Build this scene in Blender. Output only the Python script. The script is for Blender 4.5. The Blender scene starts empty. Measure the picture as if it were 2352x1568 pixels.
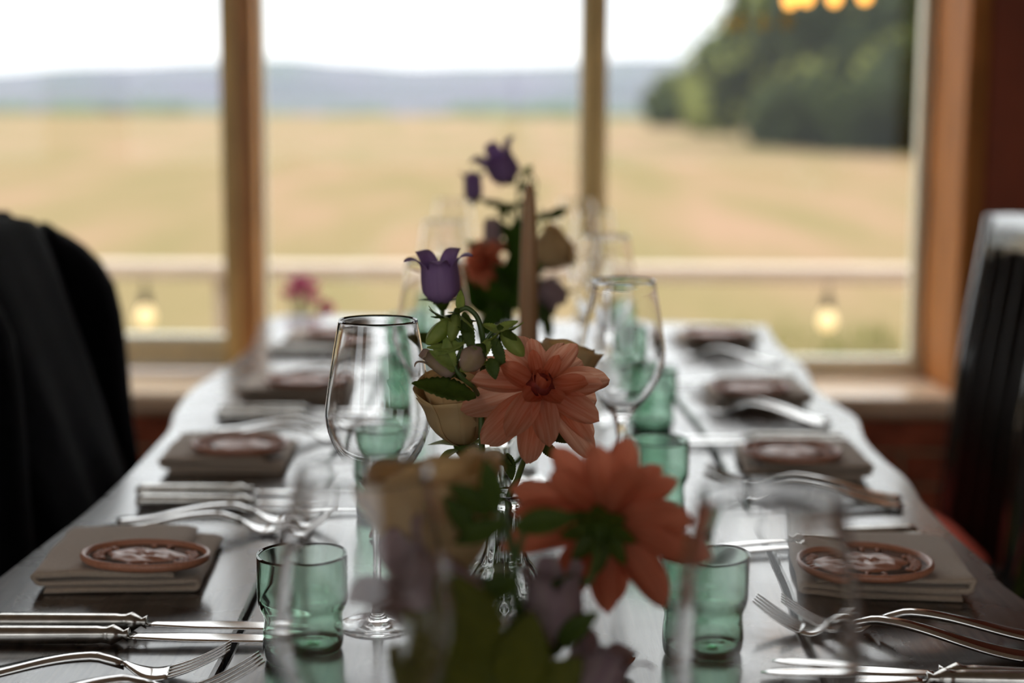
import bpy, math, random
from math import sin, cos, pi, radians as R, sqrt, exp, atan2
from mathutils import Vector, Matrix, Euler, noise

random.seed(7)
SC = bpy.context.scene
COL = SC.collection

# ------------------------------------------------------------------ camera
F_PX, CX, CY = 3593.0, 1176.0, 784.0
TZ = 0.75                                    # table top height
CAM_LOC = Vector((0.0, 0.0, 1.175))
CAM_ROT = Euler((R(90 - 8.22), 0, 0)).to_matrix() @ Matrix.Rotation(R(0.35), 3, 'Z')
cam_data = bpy.data.cameras.new('camera')
cam_data.sensor_width = 36.0
cam_data.lens = F_PX / 2352 * 36.0
cam_data.clip_start, cam_data.clip_end = 0.02, 8000
cam_data.dof.use_dof = True
cam_data.dof.focus_distance = 1.235
cam_data.dof.aperture_fstop = 2.7
cam = bpy.data.objects.new('camera', cam_data)
COL.objects.link(cam)
cam.matrix_world = Matrix.Translation(CAM_LOC) @ CAM_ROT.to_4x4()
SC.camera = cam

# ------------------------------------------------------------------ view, world, sun
SC.view_settings.view_transform = 'Standard'
SC.view_settings.look = 'None'
SC.view_settings.gamma = 1.0
SC.view_settings.use_curve_mapping = False
SC.view_settings.exposure = 0.0
cy = SC.cycles
cy.max_bounces, cy.diffuse_bounces, cy.glossy_bounces = 24, 4, 8
cy.transmission_bounces, cy.transparent_max_bounces, cy.volume_bounces = 20, 24, 1
cy.caustics_reflective = False
cy.caustics_refractive = True
cy.blur_glossy = 0.5
cy.sample_clamp_indirect = 6.0
cy.use_denoising = True

world = bpy.data.worlds.new('overcast_sky')
SC.world = world
world.use_nodes = True
wn, wl = world.node_tree.nodes, world.node_tree.links
wn.clear()
SKY_H = 1.60                                  # radiance at the horizon; zenith is three times as bright (overcast sky)
tc = wn.new('ShaderNodeTexCoord')
sep = wn.new('ShaderNodeSeparateXYZ'); wl.new(tc.outputs['Generated'], sep.inputs[0])
mx = wn.new('ShaderNodeMath'); mx.operation = 'MAXIMUM'; mx.inputs[1].default_value = 0; wl.new(sep.outputs['Z'], mx.inputs[0])
ma = wn.new('ShaderNodeMath'); ma.operation = 'MULTIPLY_ADD'; ma.inputs[1].default_value = 2 * SKY_H; ma.inputs[2].default_value = SKY_H
wl.new(mx.outputs[0], ma.inputs[0])
mp = wn.new('ShaderNodeMapping'); mp.inputs['Scale'].default_value = (3, 3, 11); wl.new(tc.outputs['Generated'], mp.inputs[0])
nz = wn.new('ShaderNodeTexNoise'); nz.inputs['Scale'].default_value = 2.2; nz.inputs['Detail'].default_value = 4; wl.new(mp.outputs[0], nz.inputs[0])
cr = wn.new('ShaderNodeValToRGB'); wl.new(nz.outputs['Fac'], cr.inputs[0])
cr.color_ramp.elements[0].position, cr.color_ramp.elements[0].color = 0.34, (0.84, 0.88, 0.92, 1)
cr.color_ramp.elements[1].position, cr.color_ramp.elements[1].color = 0.62, (0.99, 1.0, 1.0, 1)
bg = wn.new('ShaderNodeBackground'); wl.new(cr.outputs[0], bg.inputs['Color']); wl.new(ma.outputs[0], bg.inputs['Strength'])
wo = wn.new('ShaderNodeOutputWorld'); wl.new(bg.outputs[0], wo.inputs['Surface'])

sun_d = bpy.data.lights.new('sun', 'SUN'); sun_d.energy = 2.0; sun_d.angle = R(14); sun_d.color = (1.0, 0.93, 0.80)
sun = bpy.data.objects.new('sun', sun_d); COL.objects.link(sun)
sun.rotation_euler = Vector((0.72, 0.22, -0.85)).to_track_quat('-Z', 'Y').to_euler()

# ------------------------------------------------------------------ helpers
def ray(px, py):
    return CAM_ROT @ Vector(((px - CX) / F_PX, -(py - CY) / F_PX, -1.0))
def at(px, py, z=0.0):
    """The point at height z above the table top that the photograph shows at this pixel."""
    d = ray(px, py); t = (TZ + z - CAM_LOC.z) / d.z
    return CAM_LOC + d * t
def atd(px, py, y):
    """The point at distance y from the camera that the photograph shows at this pixel."""
    d = ray(px, py); return CAM_LOC + d * (y / d.y)

class MB:
    def __init__(self): self.v, self.f = [], []
    def add(self, verts, faces, M=None):
        o = len(self.v)
        self.v += [tuple(M @ Vector(p)) if M else tuple(p) for p in verts]
        self.f += [tuple(i + o for i in f) for f in faces]
        return self
    def mesh(self, name, smooth=True):
        me = bpy.data.meshes.new(name)
        me.from_pydata(self.v, [], self.f)
        me.update()
        if smooth:
            me.polygons.foreach_set('use_smooth', [True] * len(me.polygons))
        return me

def box_vf(x0, x1, y0, y1, z0, z1, b=0.0):
    if b <= 0:
        v = [(x, y, z) for z in (z0, z1) for y in (y0, y1) for x in (x0, x1)]
        return v, [(0, 2, 3, 1), (4, 5, 7, 6), (0, 1, 5, 4), (2, 6, 7, 3), (0, 4, 6, 2), (1, 3, 7, 5)]
    # a box with chamfered edges: rings of eight points
    def ring(z, k):
        a, c = k, b
        return [(x0 + a + c, y0 + a, z), (x1 - a - c, y0 + a, z), (x1 - a, y0 + a + c, z), (x1 - a, y1 - a - c, z),
                (x1 - a - c, y1 - a, z), (x0 + a + c, y1 - a, z), (x0 + a, y1 - a - c, z), (x0 + a, y0 + a + c, z)]
    v = ring(z0, b) + ring(z0 + b, 0) + ring(z1 - b, 0) + ring(z1, b)
    f = [tuple(range(7, -1, -1)), tuple(range(24, 32))]
    for r in range(3):
        for i in range(8):
            j = (i + 1) % 8
            f.append((r * 8 + i, r * 8 + j, r * 8 + 8 + j, r * 8 + 8 + i))
    return v, f

def lathe_vf(prof, seg=48, mod=None, sx=1.0, sy=1.0):
    """Revolve (r, z) points; a point with r = 0 is a pole. mod(r, z, k, angle) may move the radius."""
    v, rings, f = [], [], []
    for k, (r, z) in enumerate(prof):
        if r < 1e-7:
            v.append((0, 0, z)); rings.append([len(v) - 1])
        else:
            idx = []
            for i in range(seg):
                a = 2 * pi * i / seg
                rr = mod(r, z, k, a) if mod else r
                v.append((rr * cos(a) * sx, rr * sin(a) * sy, z)); idx.append(len(v) - 1)
            rings.append(idx)
    for a, b in zip(rings, rings[1:]):
        for i in range(seg):
            j = (i + 1) % seg
            if len(a) == 1 and len(b) == 1: continue
            if len(a) == 1: f.append((a[0], b[j], b[i]))
            elif len(b) == 1: f.append((a[i], a[j], b[0]))
            else: f.append((a[i], a[j], b[j], b[i]))
    return v, f

def catmull(pts, n=6):
    P = [Vector(p) for p in pts]
    if len(P) < 3: return P
    P = [P[0] * 2 - P[1]] + P + [P[-1] * 2 - P[-2]]
    out = []
    for i in range(1, len(P) - 2):
        p0, p1, p2, p3 = P[i - 1:i + 3]
        for k in range(n):
            t = k / n
            out.append(0.5 * (2 * p1 + (p2 - p0) * t + (2 * p0 - 5 * p1 + 4 * p2 - p3) * t * t + (3 * p1 - p0 - 3 * p2 + p3) * t ** 3))
    out.append(P[-2])
    return out

def tube_vf(pts, rad, seg=8, flat=None):
    """A capped tube along points; rad is a number or a list; flat = (sx, sz) squashes the section."""
    n = len(pts); pts = [Vector(p) for p in pts]
    v, f = [], []
    up = Vector((0, 0, 1))
    t0 = (pts[1] - pts[0]).normalized()
    side = t0.cross(up) if abs(t0.z) < 0.9 else t0.cross(Vector((0, 1, 0)))
    side.normalize()
    for i in range(n):
        t = (pts[min(i + 1, n - 1)] - pts[max(i - 1, 0)]).normalized()
        side = (side - t * side.dot(t)).normalized()
        nn = side.cross(t)
        if isinstance(rad, (int, float)): r = rad
        else:
            q = i / (n - 1) * (len(rad) - 1); k = min(int(q), len(rad) - 2); r = rad[k] + (rad[k + 1] - rad[k]) * (q - k)
        a, b = flat if flat else (1, 1)
        for s in range(seg):
            an = 2 * pi * s / seg
            v.append(tuple(pts[i] + side * (cos(an) * r * a) + nn * (sin(an) * r * b)))
    for i in range(n - 1):
        for s in range(seg):
            j = (s + 1) % seg
            f.append((i * seg + s, i * seg + j, (i + 1) * seg + j, (i + 1) * seg + s))
    f.append(tuple(range(seg - 1, -1, -1))); f.append(tuple((n - 1) * seg + s for s in range(seg)))
    return v, f

def grid_vf(fn, nu, nv, wrap=False):
    """fn(i/nu, j/nv) -> point."""
    v = []; nx = nu if wrap else nu + 1
    for j in range(nv + 1):
        for i in range(nx): v.append(tuple(fn(i / nu, j / nv)))
    f = []
    for j in range(nv):
        for i in range(nu):
            k = (i + 1) % nx
            f.append((j * nx + i, j * nx + k, (j + 1) * nx + k, (j + 1) * nx + i))
    return v, f

def M3(loc=(0, 0, 0), zdir=(0, 0, 1), spin=0.0, scale=1.0):
    q = Vector(zdir).normalized().to_track_quat('Z', 'Y')
    return Matrix.Translation(Vector(loc)) @ q.to_matrix().to_4x4() @ Matrix.Rotation(spin, 4, 'Z') @ Matrix.Scale(scale, 4)

def tag(o, label=None, cat=None, group=None, kind=None):
    for k, val in (('label', label), ('category', cat), ('group', group), ('kind', kind)):
        if val: o[k] = val
    return o
def thing(name, label, cat, loc=(0, 0, 0), rz=0.0, group=None):
    o = bpy.data.objects.new(name, None); COL.objects.link(o)
    o.empty_display_size = 0.05
    o.location = loc; o.rotation_euler = (0, 0, rz)
    return tag(o, label, cat, group)
def link(name, me, m, parent=None, M=None):
    if m is not None and not me.materials: me.materials.append(m)
    o = bpy.data.objects.new(name, me); COL.objects.link(o)
    if parent is not None: o.parent = parent
    if M is not None: o.matrix_local = M
    return o
def part(name, vf, m, parent=None, M=None, smooth=True):
    return link(name, MB().add(*vf).mesh(name, smooth), m, parent, M)
def kids(o): return [c for c in o.children]
def copy_tree(o, parent=None):
    c = o.copy(); COL.objects.link(c)
    if parent is not None:
        c.parent = parent; c.matrix_parent_inverse = o.matrix_parent_inverse.copy()
    for ch in kids(o): copy_tree(ch, c)
    return c
def place(proto, used, loc, rz, label, tilt=None):
    o = proto if not used else copy_tree(proto)
    o.location = loc; o.rotation_euler = tilt if tilt else (0, 0, rz); o['label'] = label
    return o

# ------------------------------------------------------------------ materials
def mat(name, col, rough=0.5, metal=0.0, spec=0.5, var=0.0, scale=20.0, stretch=(1, 1, 1), bump=0.0, bscale=None, col2=None,
        trans=0.0, sheen=0.0, coat=0.0, emit=None, es=0.0, detail=4.0, rvar=0.0, sss=0.0):
    m = bpy.data.materials.new(name); m.use_nodes = True
    n, l = m.node_tree.nodes, m.node_tree.links
    b = n['Principled BSDF']; out = n['Material Output']
    b.inputs['Base Color'].default_value = (*col, 1); b.inputs['Roughness'].default_value = rough
    b.inputs['Metallic'].default_value = metal; b.inputs['Specular IOR Level'].default_value = spec
    b.inputs['Sheen Weight'].default_value = sheen; b.inputs['Coat Weight'].default_value = coat
    if sss: b.inputs['Subsurface Weight'].default_value = sss; b.inputs['Subsurface Radius'].default_value = (0.02, 0.01, 0.006); b.inputs['Subsurface Scale'].default_value = 0.3
    if emit: b.inputs['Emission Color'].default_value = (*emit, 1); b.inputs['Emission Strength'].default_value = es
    colsock = None
    if var or bump or col2 or rvar:
        t = n.new('ShaderNodeTexCoord'); mpn = n.new('ShaderNodeMapping'); mpn.inputs['Scale'].default_value = stretch
        l.new(t.outputs['Object'], mpn.inputs[0])
        no = n.new('ShaderNodeTexNoise'); no.inputs['Scale'].default_value = scale; no.inputs['Detail'].default_value = detail
        l.new(mpn.outputs[0], no.inputs[0])
        if var or col2:
            c2 = col2 if col2 else tuple(max(0, c * (1 - var)) for c in col)
            c1 = col if col2 else tuple(min(1, c * (1 + var)) for c in col)
            rp = n.new('ShaderNodeValToRGB'); l.new(no.outputs['Fac'], rp.inputs[0])
            rp.color_ramp.elements[0].position, rp.color_ramp.elements[0].color = 0.35, (*c2, 1)
            rp.color_ramp.elements[1].position, rp.color_ramp.elements[1].color = 0.65, (*c1, 1)
            l.new(rp.outputs[0], b.inputs['Base Color']); colsock = rp.outputs[0]
        if rvar:
            mr = n.new('ShaderNodeMapRange'); l.new(no.outputs['Fac'], mr.inputs[0])
            mr.inputs[1].default_value, mr.inputs[2].default_value = 0.3, 0.7
            mr.inputs[3].default_value, mr.inputs[4].default_value = rough - rvar, rough + rvar
            l.new(mr.outputs[0], b.inputs['Roughness'])
        if bump:
            src = no
            if bscale:
                src = n.new('ShaderNodeTexNoise'); src.inputs['Scale'].default_value = bscale; src.inputs['Detail'].default_value = 6
                l.new(mpn.outputs[0], src.inputs[0])
            bn = n.new('ShaderNodeBump'); bn.inputs['Strength'].default_value = bump; bn.inputs['Distance'].default_value = 0.002
            l.new(src.outputs['Fac'], bn.inputs['Height']); l.new(bn.outputs[0], b.inputs['Normal'])
    if trans:
        tr = n.new('ShaderNodeBsdfTranslucent'); tr.inputs['Color'].default_value = (*col, 1)
        if colsock: l.new(colsock, tr.inputs['Color'])
        mxs = n.new('ShaderNodeMixShader'); mxs.inputs[0].default_value = trans
        l.new(b.outputs[0], mxs.inputs[1]); l.new(tr.outputs[0], mxs.inputs[2]); l.new(mxs.outputs[0], out.inputs['Surface'])
    return m

def glass_mat(name, col=(1, 1, 1), ior=1.5, dens=0.0, acol=(0, 0, 0)):
    m = bpy.data.materials.new(name); m.use_nodes = True
    n, l = m.node_tree.nodes, m.node_tree.links; n.clear()
    out = n.new('ShaderNodeOutputMaterial'); g = n.new('ShaderNodeBsdfGlass')
    g.inputs['Color'].default_value = (*col, 1); g.inputs['Roughness'].default_value = 0.0; g.inputs['IOR'].default_value = ior
    l.new(g.outputs[0], out.inputs['Surface'])
    if dens:
        a = n.new('ShaderNodeVolumeAbsorption'); a.inputs['Color'].default_value = (*acol, 1); a.inputs['Density'].default_value = dens
        l.new(a.outputs[0], out.inputs['Volume'])
    return m
def pane_mat(name):
    m = bpy.data.materials.new(name); m.use_nodes = True
    n, l = m.node_tree.nodes, m.node_tree.links; n.clear()
    out = n.new('ShaderNodeOutputMaterial'); t = n.new('ShaderNodeBsdfTransparent'); t.inputs['Color'].default_value = (0.985, 0.99, 0.985, 1)
    g = n.new('ShaderNodeBsdfGlossy'); g.inputs['Roughness'].default_value = 0.0
    lw = n.new('ShaderNodeLayerWeight'); lw.inputs['Blend'].default_value = 0.5     # Schlick reflectance, the same from both faces
    pw = n.new('ShaderNodeMath'); pw.operation = 'POWER'; pw.inputs[1].default_value = 5; l.new(lw.outputs['Facing'], pw.inputs[0])
    fr = n.new('ShaderNodeMath'); fr.operation = 'MULTIPLY_ADD'; fr.inputs[1].default_value = 0.96; fr.inputs[2].default_value = 0.022; l.new(pw.outputs[0], fr.inputs[0])
    mxs = n.new('ShaderNodeMixShader'); l.new(fr.outputs[0], mxs.inputs[0]); l.new(t.outputs[0], mxs.inputs[1]); l.new(g.outputs[0], mxs.inputs[2])
    l.new(mxs.outputs[0], out.inputs['Surface'])
    return m

def ground_mat():
    m = bpy.data.materials.new('stubble_field'); m.use_nodes = True
    n, l = m.node_tree.nodes, m.node_tree.links; b = n['Principled BSDF']; b.inputs['Roughness'].default_value = 0.95; b.inputs['Specular IOR Level'].default_value = 0.1
    t = n.new('ShaderNodeTexCoord')
    mpn = n.new('ShaderNodeMapping'); mpn.inputs['Scale'].default_value = (1.0, 0.16, 1); mpn.inputs['Rotation'].default_value = (0, 0, R(-14)); l.new(t.outputs['Object'], mpn.inputs[0])
    n1 = n.new('ShaderNodeTexNoise'); n1.inputs['Scale'].default_value = 0.55; n1.inputs['Detail'].default_value = 5; l.new(mpn.outputs[0], n1.inputs[0])
    r1 = n.new('ShaderNodeValToRGB'); l.new(n1.outputs['Fac'], r1.inputs[0])
    e = r1.color_ramp.elements
    e[0].position, e[0].color = 0.34, (0.155, 0.123, 0.052, 1)
    e[1].position, e[1].color = 0.66, (0.232, 0.146, 0.090, 1)
    e2 = r1.color_ramp.elements.new(0.5); e2.color = (0.186, 0.134, 0.066, 1)
    n2 = n.new('ShaderNodeTexNoise'); n2.inputs['Scale'].default_value = 9; n2.inputs['Detail'].default_value = 6; l.new(t.outputs['Object'], n2.inputs[0])
    mr = n.new('ShaderNodeMapRange'); mr.inputs[3].default_value, mr.inputs[4].default_value = 0.85, 1.15; l.new(n2.outputs['Fac'], mr.inputs[0])
    mu = n.new('ShaderNodeMixRGB'); mu.blend_type = 'MULTIPLY'; mu.inputs[0].default_value = 1; l.new(r1.outputs[0], mu.inputs[1]); l.new(mr.outputs[0], mu.inputs[2])
    l.new(mu.outputs[0], b.inputs['Base Color'])
    bn = n.new('ShaderNodeBump'); bn.inputs['Strength'].default_value = 0.4; bn.inputs['Distance'].default_value = 0.05; l.new(n2.outputs['Fac'], bn.inputs['Height']); l.new(bn.outputs[0], b.inputs['Normal'])
    return m

def table_mat():
    m = bpy.data.materials.new('dark_oak'); m.use_nodes = True
    n, l = m.node_tree.nodes, m.node_tree.links; b = n['Principled BSDF']
    t = n.new('ShaderNodeTexCoord')
    mpn = n.new('ShaderNodeMapping'); mpn.inputs['Scale'].default_value = (26, 1.6, 10); l.new(t.outputs['Object'], mpn.inputs[0])
    n1 = n.new('ShaderNodeTexNoise'); n1.inputs['Scale'].default_value = 5; n1.inputs['Detail'].default_value = 7; n1.inputs['Distortion'].default_value = 0.6; l.new(mpn.outputs[0], n1.inputs[0])
    r1 = n.new('ShaderNodeValToRGB'); l.new(n1.outputs['Fac'], r1.inputs[0])
    r1.color_ramp.elements[0].position, r1.color_ramp.elements[0].color = 0.35, (0.030, 0.020, 0.014, 1)
    r1.color_ramp.elements[1].position, r1.color_ramp.elements[1].color = 0.68, (0.110, 0.078, 0.060, 1)
    l.new(r1.outputs[0], b.inputs['Base Color'])
    n2 = n.new('ShaderNodeTexNoise'); n2.inputs['Scale'].default_value = 9; n2.inputs['Detail'].default_value = 5; l.new(t.outputs['Object'], n2.inputs[0])
    mr = n.new('ShaderNodeMapRange'); mr.inputs[1].default_value, mr.inputs[2].default_value = 0.3, 0.7
    mr.inputs[3].default_value, mr.inputs[4].default_value = 0.22, 0.36; l.new(n2.outputs['Fac'], mr.inputs[0]); l.new(mr.outputs[0], b.inputs['Roughness'])
    b.inputs['Specular IOR Level'].default_value = 0.4; b.inputs['Coat Weight'].default_value = 0.65; b.inputs['Coat Roughness'].default_value = 0.13; b.inputs['Coat IOR'].default_value = 1.5
    mp3 = n.new('ShaderNodeMapping'); mp3.inputs['Scale'].default_value = (170, 9, 60); l.new(t.outputs['Object'], mp3.inputs[0])
    n3 = n.new('ShaderNodeTexNoise'); n3.inputs['Scale'].default_value = 3; n3.inputs['Detail'].default_value = 4; l.new(mp3.outputs[0], n3.inputs[0])
    ad = n.new('ShaderNodeMath'); ad.operation = 'MULTIPLY_ADD'; ad.inputs[1].default_value = 0.6; l.new(n3.outputs['Fac'], ad.inputs[0]); l.new(n1.outputs['Fac'], ad.inputs[2])
    bn = n.new('ShaderNodeBump'); bn.inputs['Strength'].default_value = 0.10; bn.inputs['Distance'].default_value = 0.002; l.new(ad.outputs[0], bn.inputs['Height']); l.new(bn.outputs[0], b.inputs['Normal'])
    return m

M_ = {
    'field': ground_mat(), 'table': table_mat(),
    'bark_edge': mat('bark_edge', (0.035, 0.022, 0.015), 0.7, var=0.4, scale=30, bump=0.5),
    'black_resin': mat('black_resin', (0.003, 0.003, 0.003), 0.7, spec=0.1),
    'jamb': mat('jamb_wood', (0.42, 0.16, 0.038), 0.6, spec=0.2, var=0.3, scale=6, stretch=(12, 12, 1), bump=0.15),
    'wood': mat('honey_wood', (0.60, 0.285, 0.085), 0.45, var=0.3, scale=6, stretch=(12, 12, 1), bump=0.15),
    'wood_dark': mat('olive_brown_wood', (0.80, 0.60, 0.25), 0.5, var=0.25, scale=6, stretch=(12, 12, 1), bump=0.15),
    'sillwood': mat('pale_sill_wood', (0.90, 0.68, 0.48), 0.24, var=0.12, scale=5, stretch=(1, 14, 14), bump=0.1),
    'cream': mat('cream_paint', (0.74, 0.71, 0.56), 0.4, var=0.05, scale=15),
    'pier': mat('oxblood_paint', (0.27, 0.055, 0.018), 0.6, var=0.2, scale=5, bump=0.1),
    'mortar': mat('mortar', (0.46, 0.31, 0.19), 0.9, var=0.2, scale=40, bump=0.4),
    'brick': mat('red_brick', (0.38, 0.10, 0.05), 0.85, var=0.35, scale=14, bump=0.5),
    'brick2': mat('brown_brick', (0.28, 0.12, 0.06), 0.85, var=0.3, scale=14, bump=0.5),
    'floor': mat('floor_boards', (0.10, 0.055, 0.03), 0.5, var=0.3, scale=3, stretch=(14, 1, 1)),
    'wallpaint': mat('warm_brown_wall', (0.34, 0.22, 0.15), 0.8, var=0.1, scale=4),
    'ceiling': mat('ceiling_boards', (0.58, 0.50, 0.43), 0.7, var=0.15, scale=4, stretch=(10, 1, 1)),
    'rail': mat('weathered_rail', (0.42, 0.34, 0.265), 0.7, var=0.12, scale=6, stretch=(1, 14, 14), bump=0.2),
    'deck': mat('deck_boards', (0.30, 0.20, 0.13), 0.8, var=0.2, scale=4, stretch=(14, 1, 1)),
    'hill': mat('forested_hill', (0.055, 0.075, 0.055), 0.95, col2=(0.085, 0.08, 0.095), scale=0.006),
    'treeline': mat('distant_trees', (0.05, 0.085, 0.04), 0.95, var=0.3, scale=0.1),
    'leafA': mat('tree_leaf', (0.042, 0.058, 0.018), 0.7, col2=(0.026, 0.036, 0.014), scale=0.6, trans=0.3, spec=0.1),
    'leafB': mat('tree_leaf_lit_tone', (0.30, 0.32, 0.10), 0.7, col2=(0.16, 0.18, 0.05), scale=0.6, trans=0.35, spec=0.1),  # lighter copy of the leaf colour, paints sunlight onto the crowns
    'bark': mat('bark', (0.08, 0.055, 0.035), 0.9, var=0.3, scale=6, bump=0.5),
    'glass': glass_mat('clear_glass', (1, 1, 1), 1.5),
    'crystal': glass_mat('pressed_glass', (0.98, 0.985, 0.98), 1.5),
    'green_glass': glass_mat('green_glass', (0.97, 1.0, 0.98), 1.5, 205.0, (0.0, 0.40, 0.18)),
    'pane': pane_mat('window_glass'),
    'steel': mat('polished_steel', (0.62, 0.61, 0.60), 0.13, metal=1.0),
    'steel_old': mat('antique_steel', (0.48, 0.46, 0.43), 0.24, metal=1.0, var=0.2, scale=60),
    'linen': mat('taupe_linen', (0.43, 0.34, 0.26), 0.9, var=0.06, scale=300, bump=0.25, sheen=0.2),
    'terracotta': mat('terracotta', (0.48, 0.205, 0.12), 0.34, var=0.12, scale=40),
    'glaze': mat('grey_glaze', (0.20, 0.165, 0.15), 0.18, var=0.2, scale=30),
    'peach': mat('peach_petal', (0.82, 0.33, 0.20), 0.55, col2=(0.96, 0.56, 0.38), scale=1.0, stretch=(420, 22, 40), detail=3, trans=0.66, spec=0.25),
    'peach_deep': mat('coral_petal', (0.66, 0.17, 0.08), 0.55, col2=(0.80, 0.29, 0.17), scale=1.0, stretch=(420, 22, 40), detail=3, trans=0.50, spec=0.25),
    'cream_petal': mat('cream_petal', (0.83, 0.63, 0.34), 0.6, col2=(0.78, 0.55, 0.26), scale=25, trans=0.38, spec=0.2),
    'purple': mat('purple_petal', (0.34, 0.20, 0.43), 0.6, col2=(0.42, 0.27, 0.50), scale=1.0, stretch=(160, 160, 12), trans=0.35, spec=0.2),
    'lilac': mat('lilac_petal', (0.44, 0.31, 0.34), 0.6, col2=(0.52, 0.40, 0.40), scale=1.0, stretch=(160, 160, 12), trans=0.35, spec=0.2),
    'blush': mat('blush_petal', (0.56, 0.40, 0.34), 0.6, col2=(0.48, 0.36, 0.20), scale=60, trans=0.35, spec=0.2),
    'leaf': mat('leaf_green', (0.085, 0.135, 0.018), 0.5, col2=(0.12, 0.18, 0.025), scale=120, trans=0.5, spec=0.3, bump=0.3),
    'leaf_lt': mat('sepal_green', (0.52, 0.60, 0.17), 0.5, col2=(0.38, 0.48, 0.12), scale=120, trans=0.6, bump=0.3),
    'leaf_far': mat('fresh_leaf', (0.10, 0.22, 0.015), 0.5, col2=(0.07, 0.15, 0.012), scale=60, trans=0.55, spec=0.2),
    'leaf_olive': mat('olive_leaf', (0.17, 0.165, 0.018), 0.55, col2=(0.12, 0.13, 0.015), scale=60, trans=0.4, spec=0.2),
    'stem': mat('stem_green', (0.07, 0.12, 0.025), 0.5, var=0.2, scale=60),
    'heart': mat('dahlia_heart', (0.30, 0.045, 0.03), 0.6, var=0.3, scale=200, trans=0.3),
    'wax': mat('beige_wax', (0.48, 0.27, 0.125), 0.45, sss=0.25, var=0.04, scale=10),
    'wick': mat('wick', (0.03, 0.025, 0.02), 0.9),
    'coat': mat('black_wool', (0.0035, 0.0035, 0.0045), 0.85, spec=0.03, sheen=0.02, var=0.3, scale=60, bump=0.2),
    'blackwood': mat('black_paint', (0.010, 0.008, 0.007), 0.25, spec=0.6, coat=0.8),
    'blackmatte': mat('black_matte_paint', (0.012, 0.009, 0.008), 0.5, spec=0.3),
    'red_cloth': mat('red_cushion_cloth', (0.70, 0.12, 0.075), 0.9, var=0.1, scale=200, bump=0.2, spec=0.1),
    'green_cloth': mat('green_cushion_cloth', (0.32, 0.40, 0.08), 0.9, var=0.1, scale=200, bump=0.2, spec=0.1),
    'pink': mat('pink_petal', (0.72, 0.14, 0.33), 0.6, var=0.25, scale=40, trans=0.4),
    'pot': mat('clay_pot', (0.34, 0.20, 0.13), 0.8, var=0.15, scale=20),
    'dry': mat('dry_petal', (0.42, 0.15, 0.06), 0.9, spec=0.1, var=0.4, scale=90, bump=0.4),
    'socket': mat('bulb_socket', (0.015, 0.014, 0.013), 0.5),
    'bulb_dim': mat('warm_bulb_dim', (0.9, 0.75, 0.45), 0.2, emit=(1.0, 0.72, 0.33), es=0.95),
    'bulb': mat('warm_bulb', (0.9, 0.6, 0.3), 0.2, emit=(1.0, 0.46, 0.08), es=2.2),
    'cord': mat('black_cord', (0.01, 0.01, 0.01), 0.6),
    'grass': mat('green_grass', (0.17, 0.17, 0.045), 0.8, var=0.3, scale=3, trans=0.3),
}

# ------------------------------------------------------------------ outdoors: field, hills, trees, haze
def field_z(x, y):
    s = -0.55 + 1.62 * min(1.0, max(0.0, (y - 7) / 138.0))
    s -= 0.010 * max(0.0, x) * min(1.0, y / 70.0)
    return s + 0.05 * noise.noise(Vector((x * 0.05, y * 0.05, 0)))
def ground_fn(u, v):
    y = 3.66 + 146.3 * (v ** 2.2); w = 12 + y * 1.1
    x = (u - 0.5) * 2 * w
    return x, y, field_z(x, y)
g = part('ground', grid_vf(ground_fn, 60, 60), M_['field']); tag(g, kind='structure')

def ridge(name, y, depth, prof, m, base=-30):
    """A rounded range of hills whose crest follows prof = [(pixel x, pixel y)]."""
    P = [atd(a, b, y) for a, b in prof]
    xs = [p.x for p in P]; zs = [p.z for p in P]
    def crest(x):
        if x <= xs[0]: return zs[0]
        for i in range(len(xs) - 1):
            if x <= xs[i + 1]:
                t = (x - xs[i]) / (xs[i + 1] - xs[i]); t = t * t * (3 - 2 * t)
                return zs[i] + (zs[i + 1] - zs[i]) * t
        return zs[-1]
    def fn(u, v):
        x = xs[0] + (xs[-1] - xs[0]) * u
        a = v * pi
        n1 = noise.noise(Vector((x * 0.006, v * 3, 1.3))) * 0.10 * (crest(x) - base)
        return x, y - cos(a) * depth * 0.5, base + (crest(x) - base) * sin(a) ** 0.8 + n1 * sin(a) * (0.3 if abs(v - 0.5) < 0.12 else 1)
    o = part(name, grid_vf(fn, 120, 14), m); tag(o, kind='structure'); return o
ridge('hills', 2700, 700, [(-900, 180), (-300, 172), (0, 168), (250, 152), (500, 138), (660, 134), (800, 146), (950, 156), (1100, 150), (1300, 146), (1450, 134), (1540, 134), (1650, 150), (1900, 170), (2400, 150), (3200, 165)], M_['hill'])
ridge('hills.001', 1500, 300, [(-900, 222), (-200, 205), (60, 208), (400, 222), (800, 232), (1300, 236), (1500, 232), (2000, 225), (3200, 220)], M_['hill'])

# far hedgerow trees beyond the field: too small to count, one mass of lumps
mb = MB()
rnd = random.Random(3)
for k in range(130):
    px = rnd.uniform(-300, 2400)
    dense = 1.0 if px < 420 or 1050 < px < 1290 else 0.55
    y = rnd.uniform(420, 560); p = atd(px, 262, y)
    h = y / F_PX * rnd.uniform(14, 34) * dense; w = h * rnd.uniform(1.2, 2.6)
    v, f = lathe_vf([(0, -6), (w * .8, -5), (w, 0), (w * .75, h * .6), (w * .35, h * .93), (0, h)], 10, lambda r, z, k_, a: r * (1 + .25 * sin(3 * a + px)))
    mb.add(v, f, Matrix.Translation((p.x, y, p.z - 1)))
tag(link('treeline', mb.mesh('treeline'), M_['treeline']), kind='stuff', label='hazy far hedgerow trees along the end of the field', cat='trees')

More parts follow.
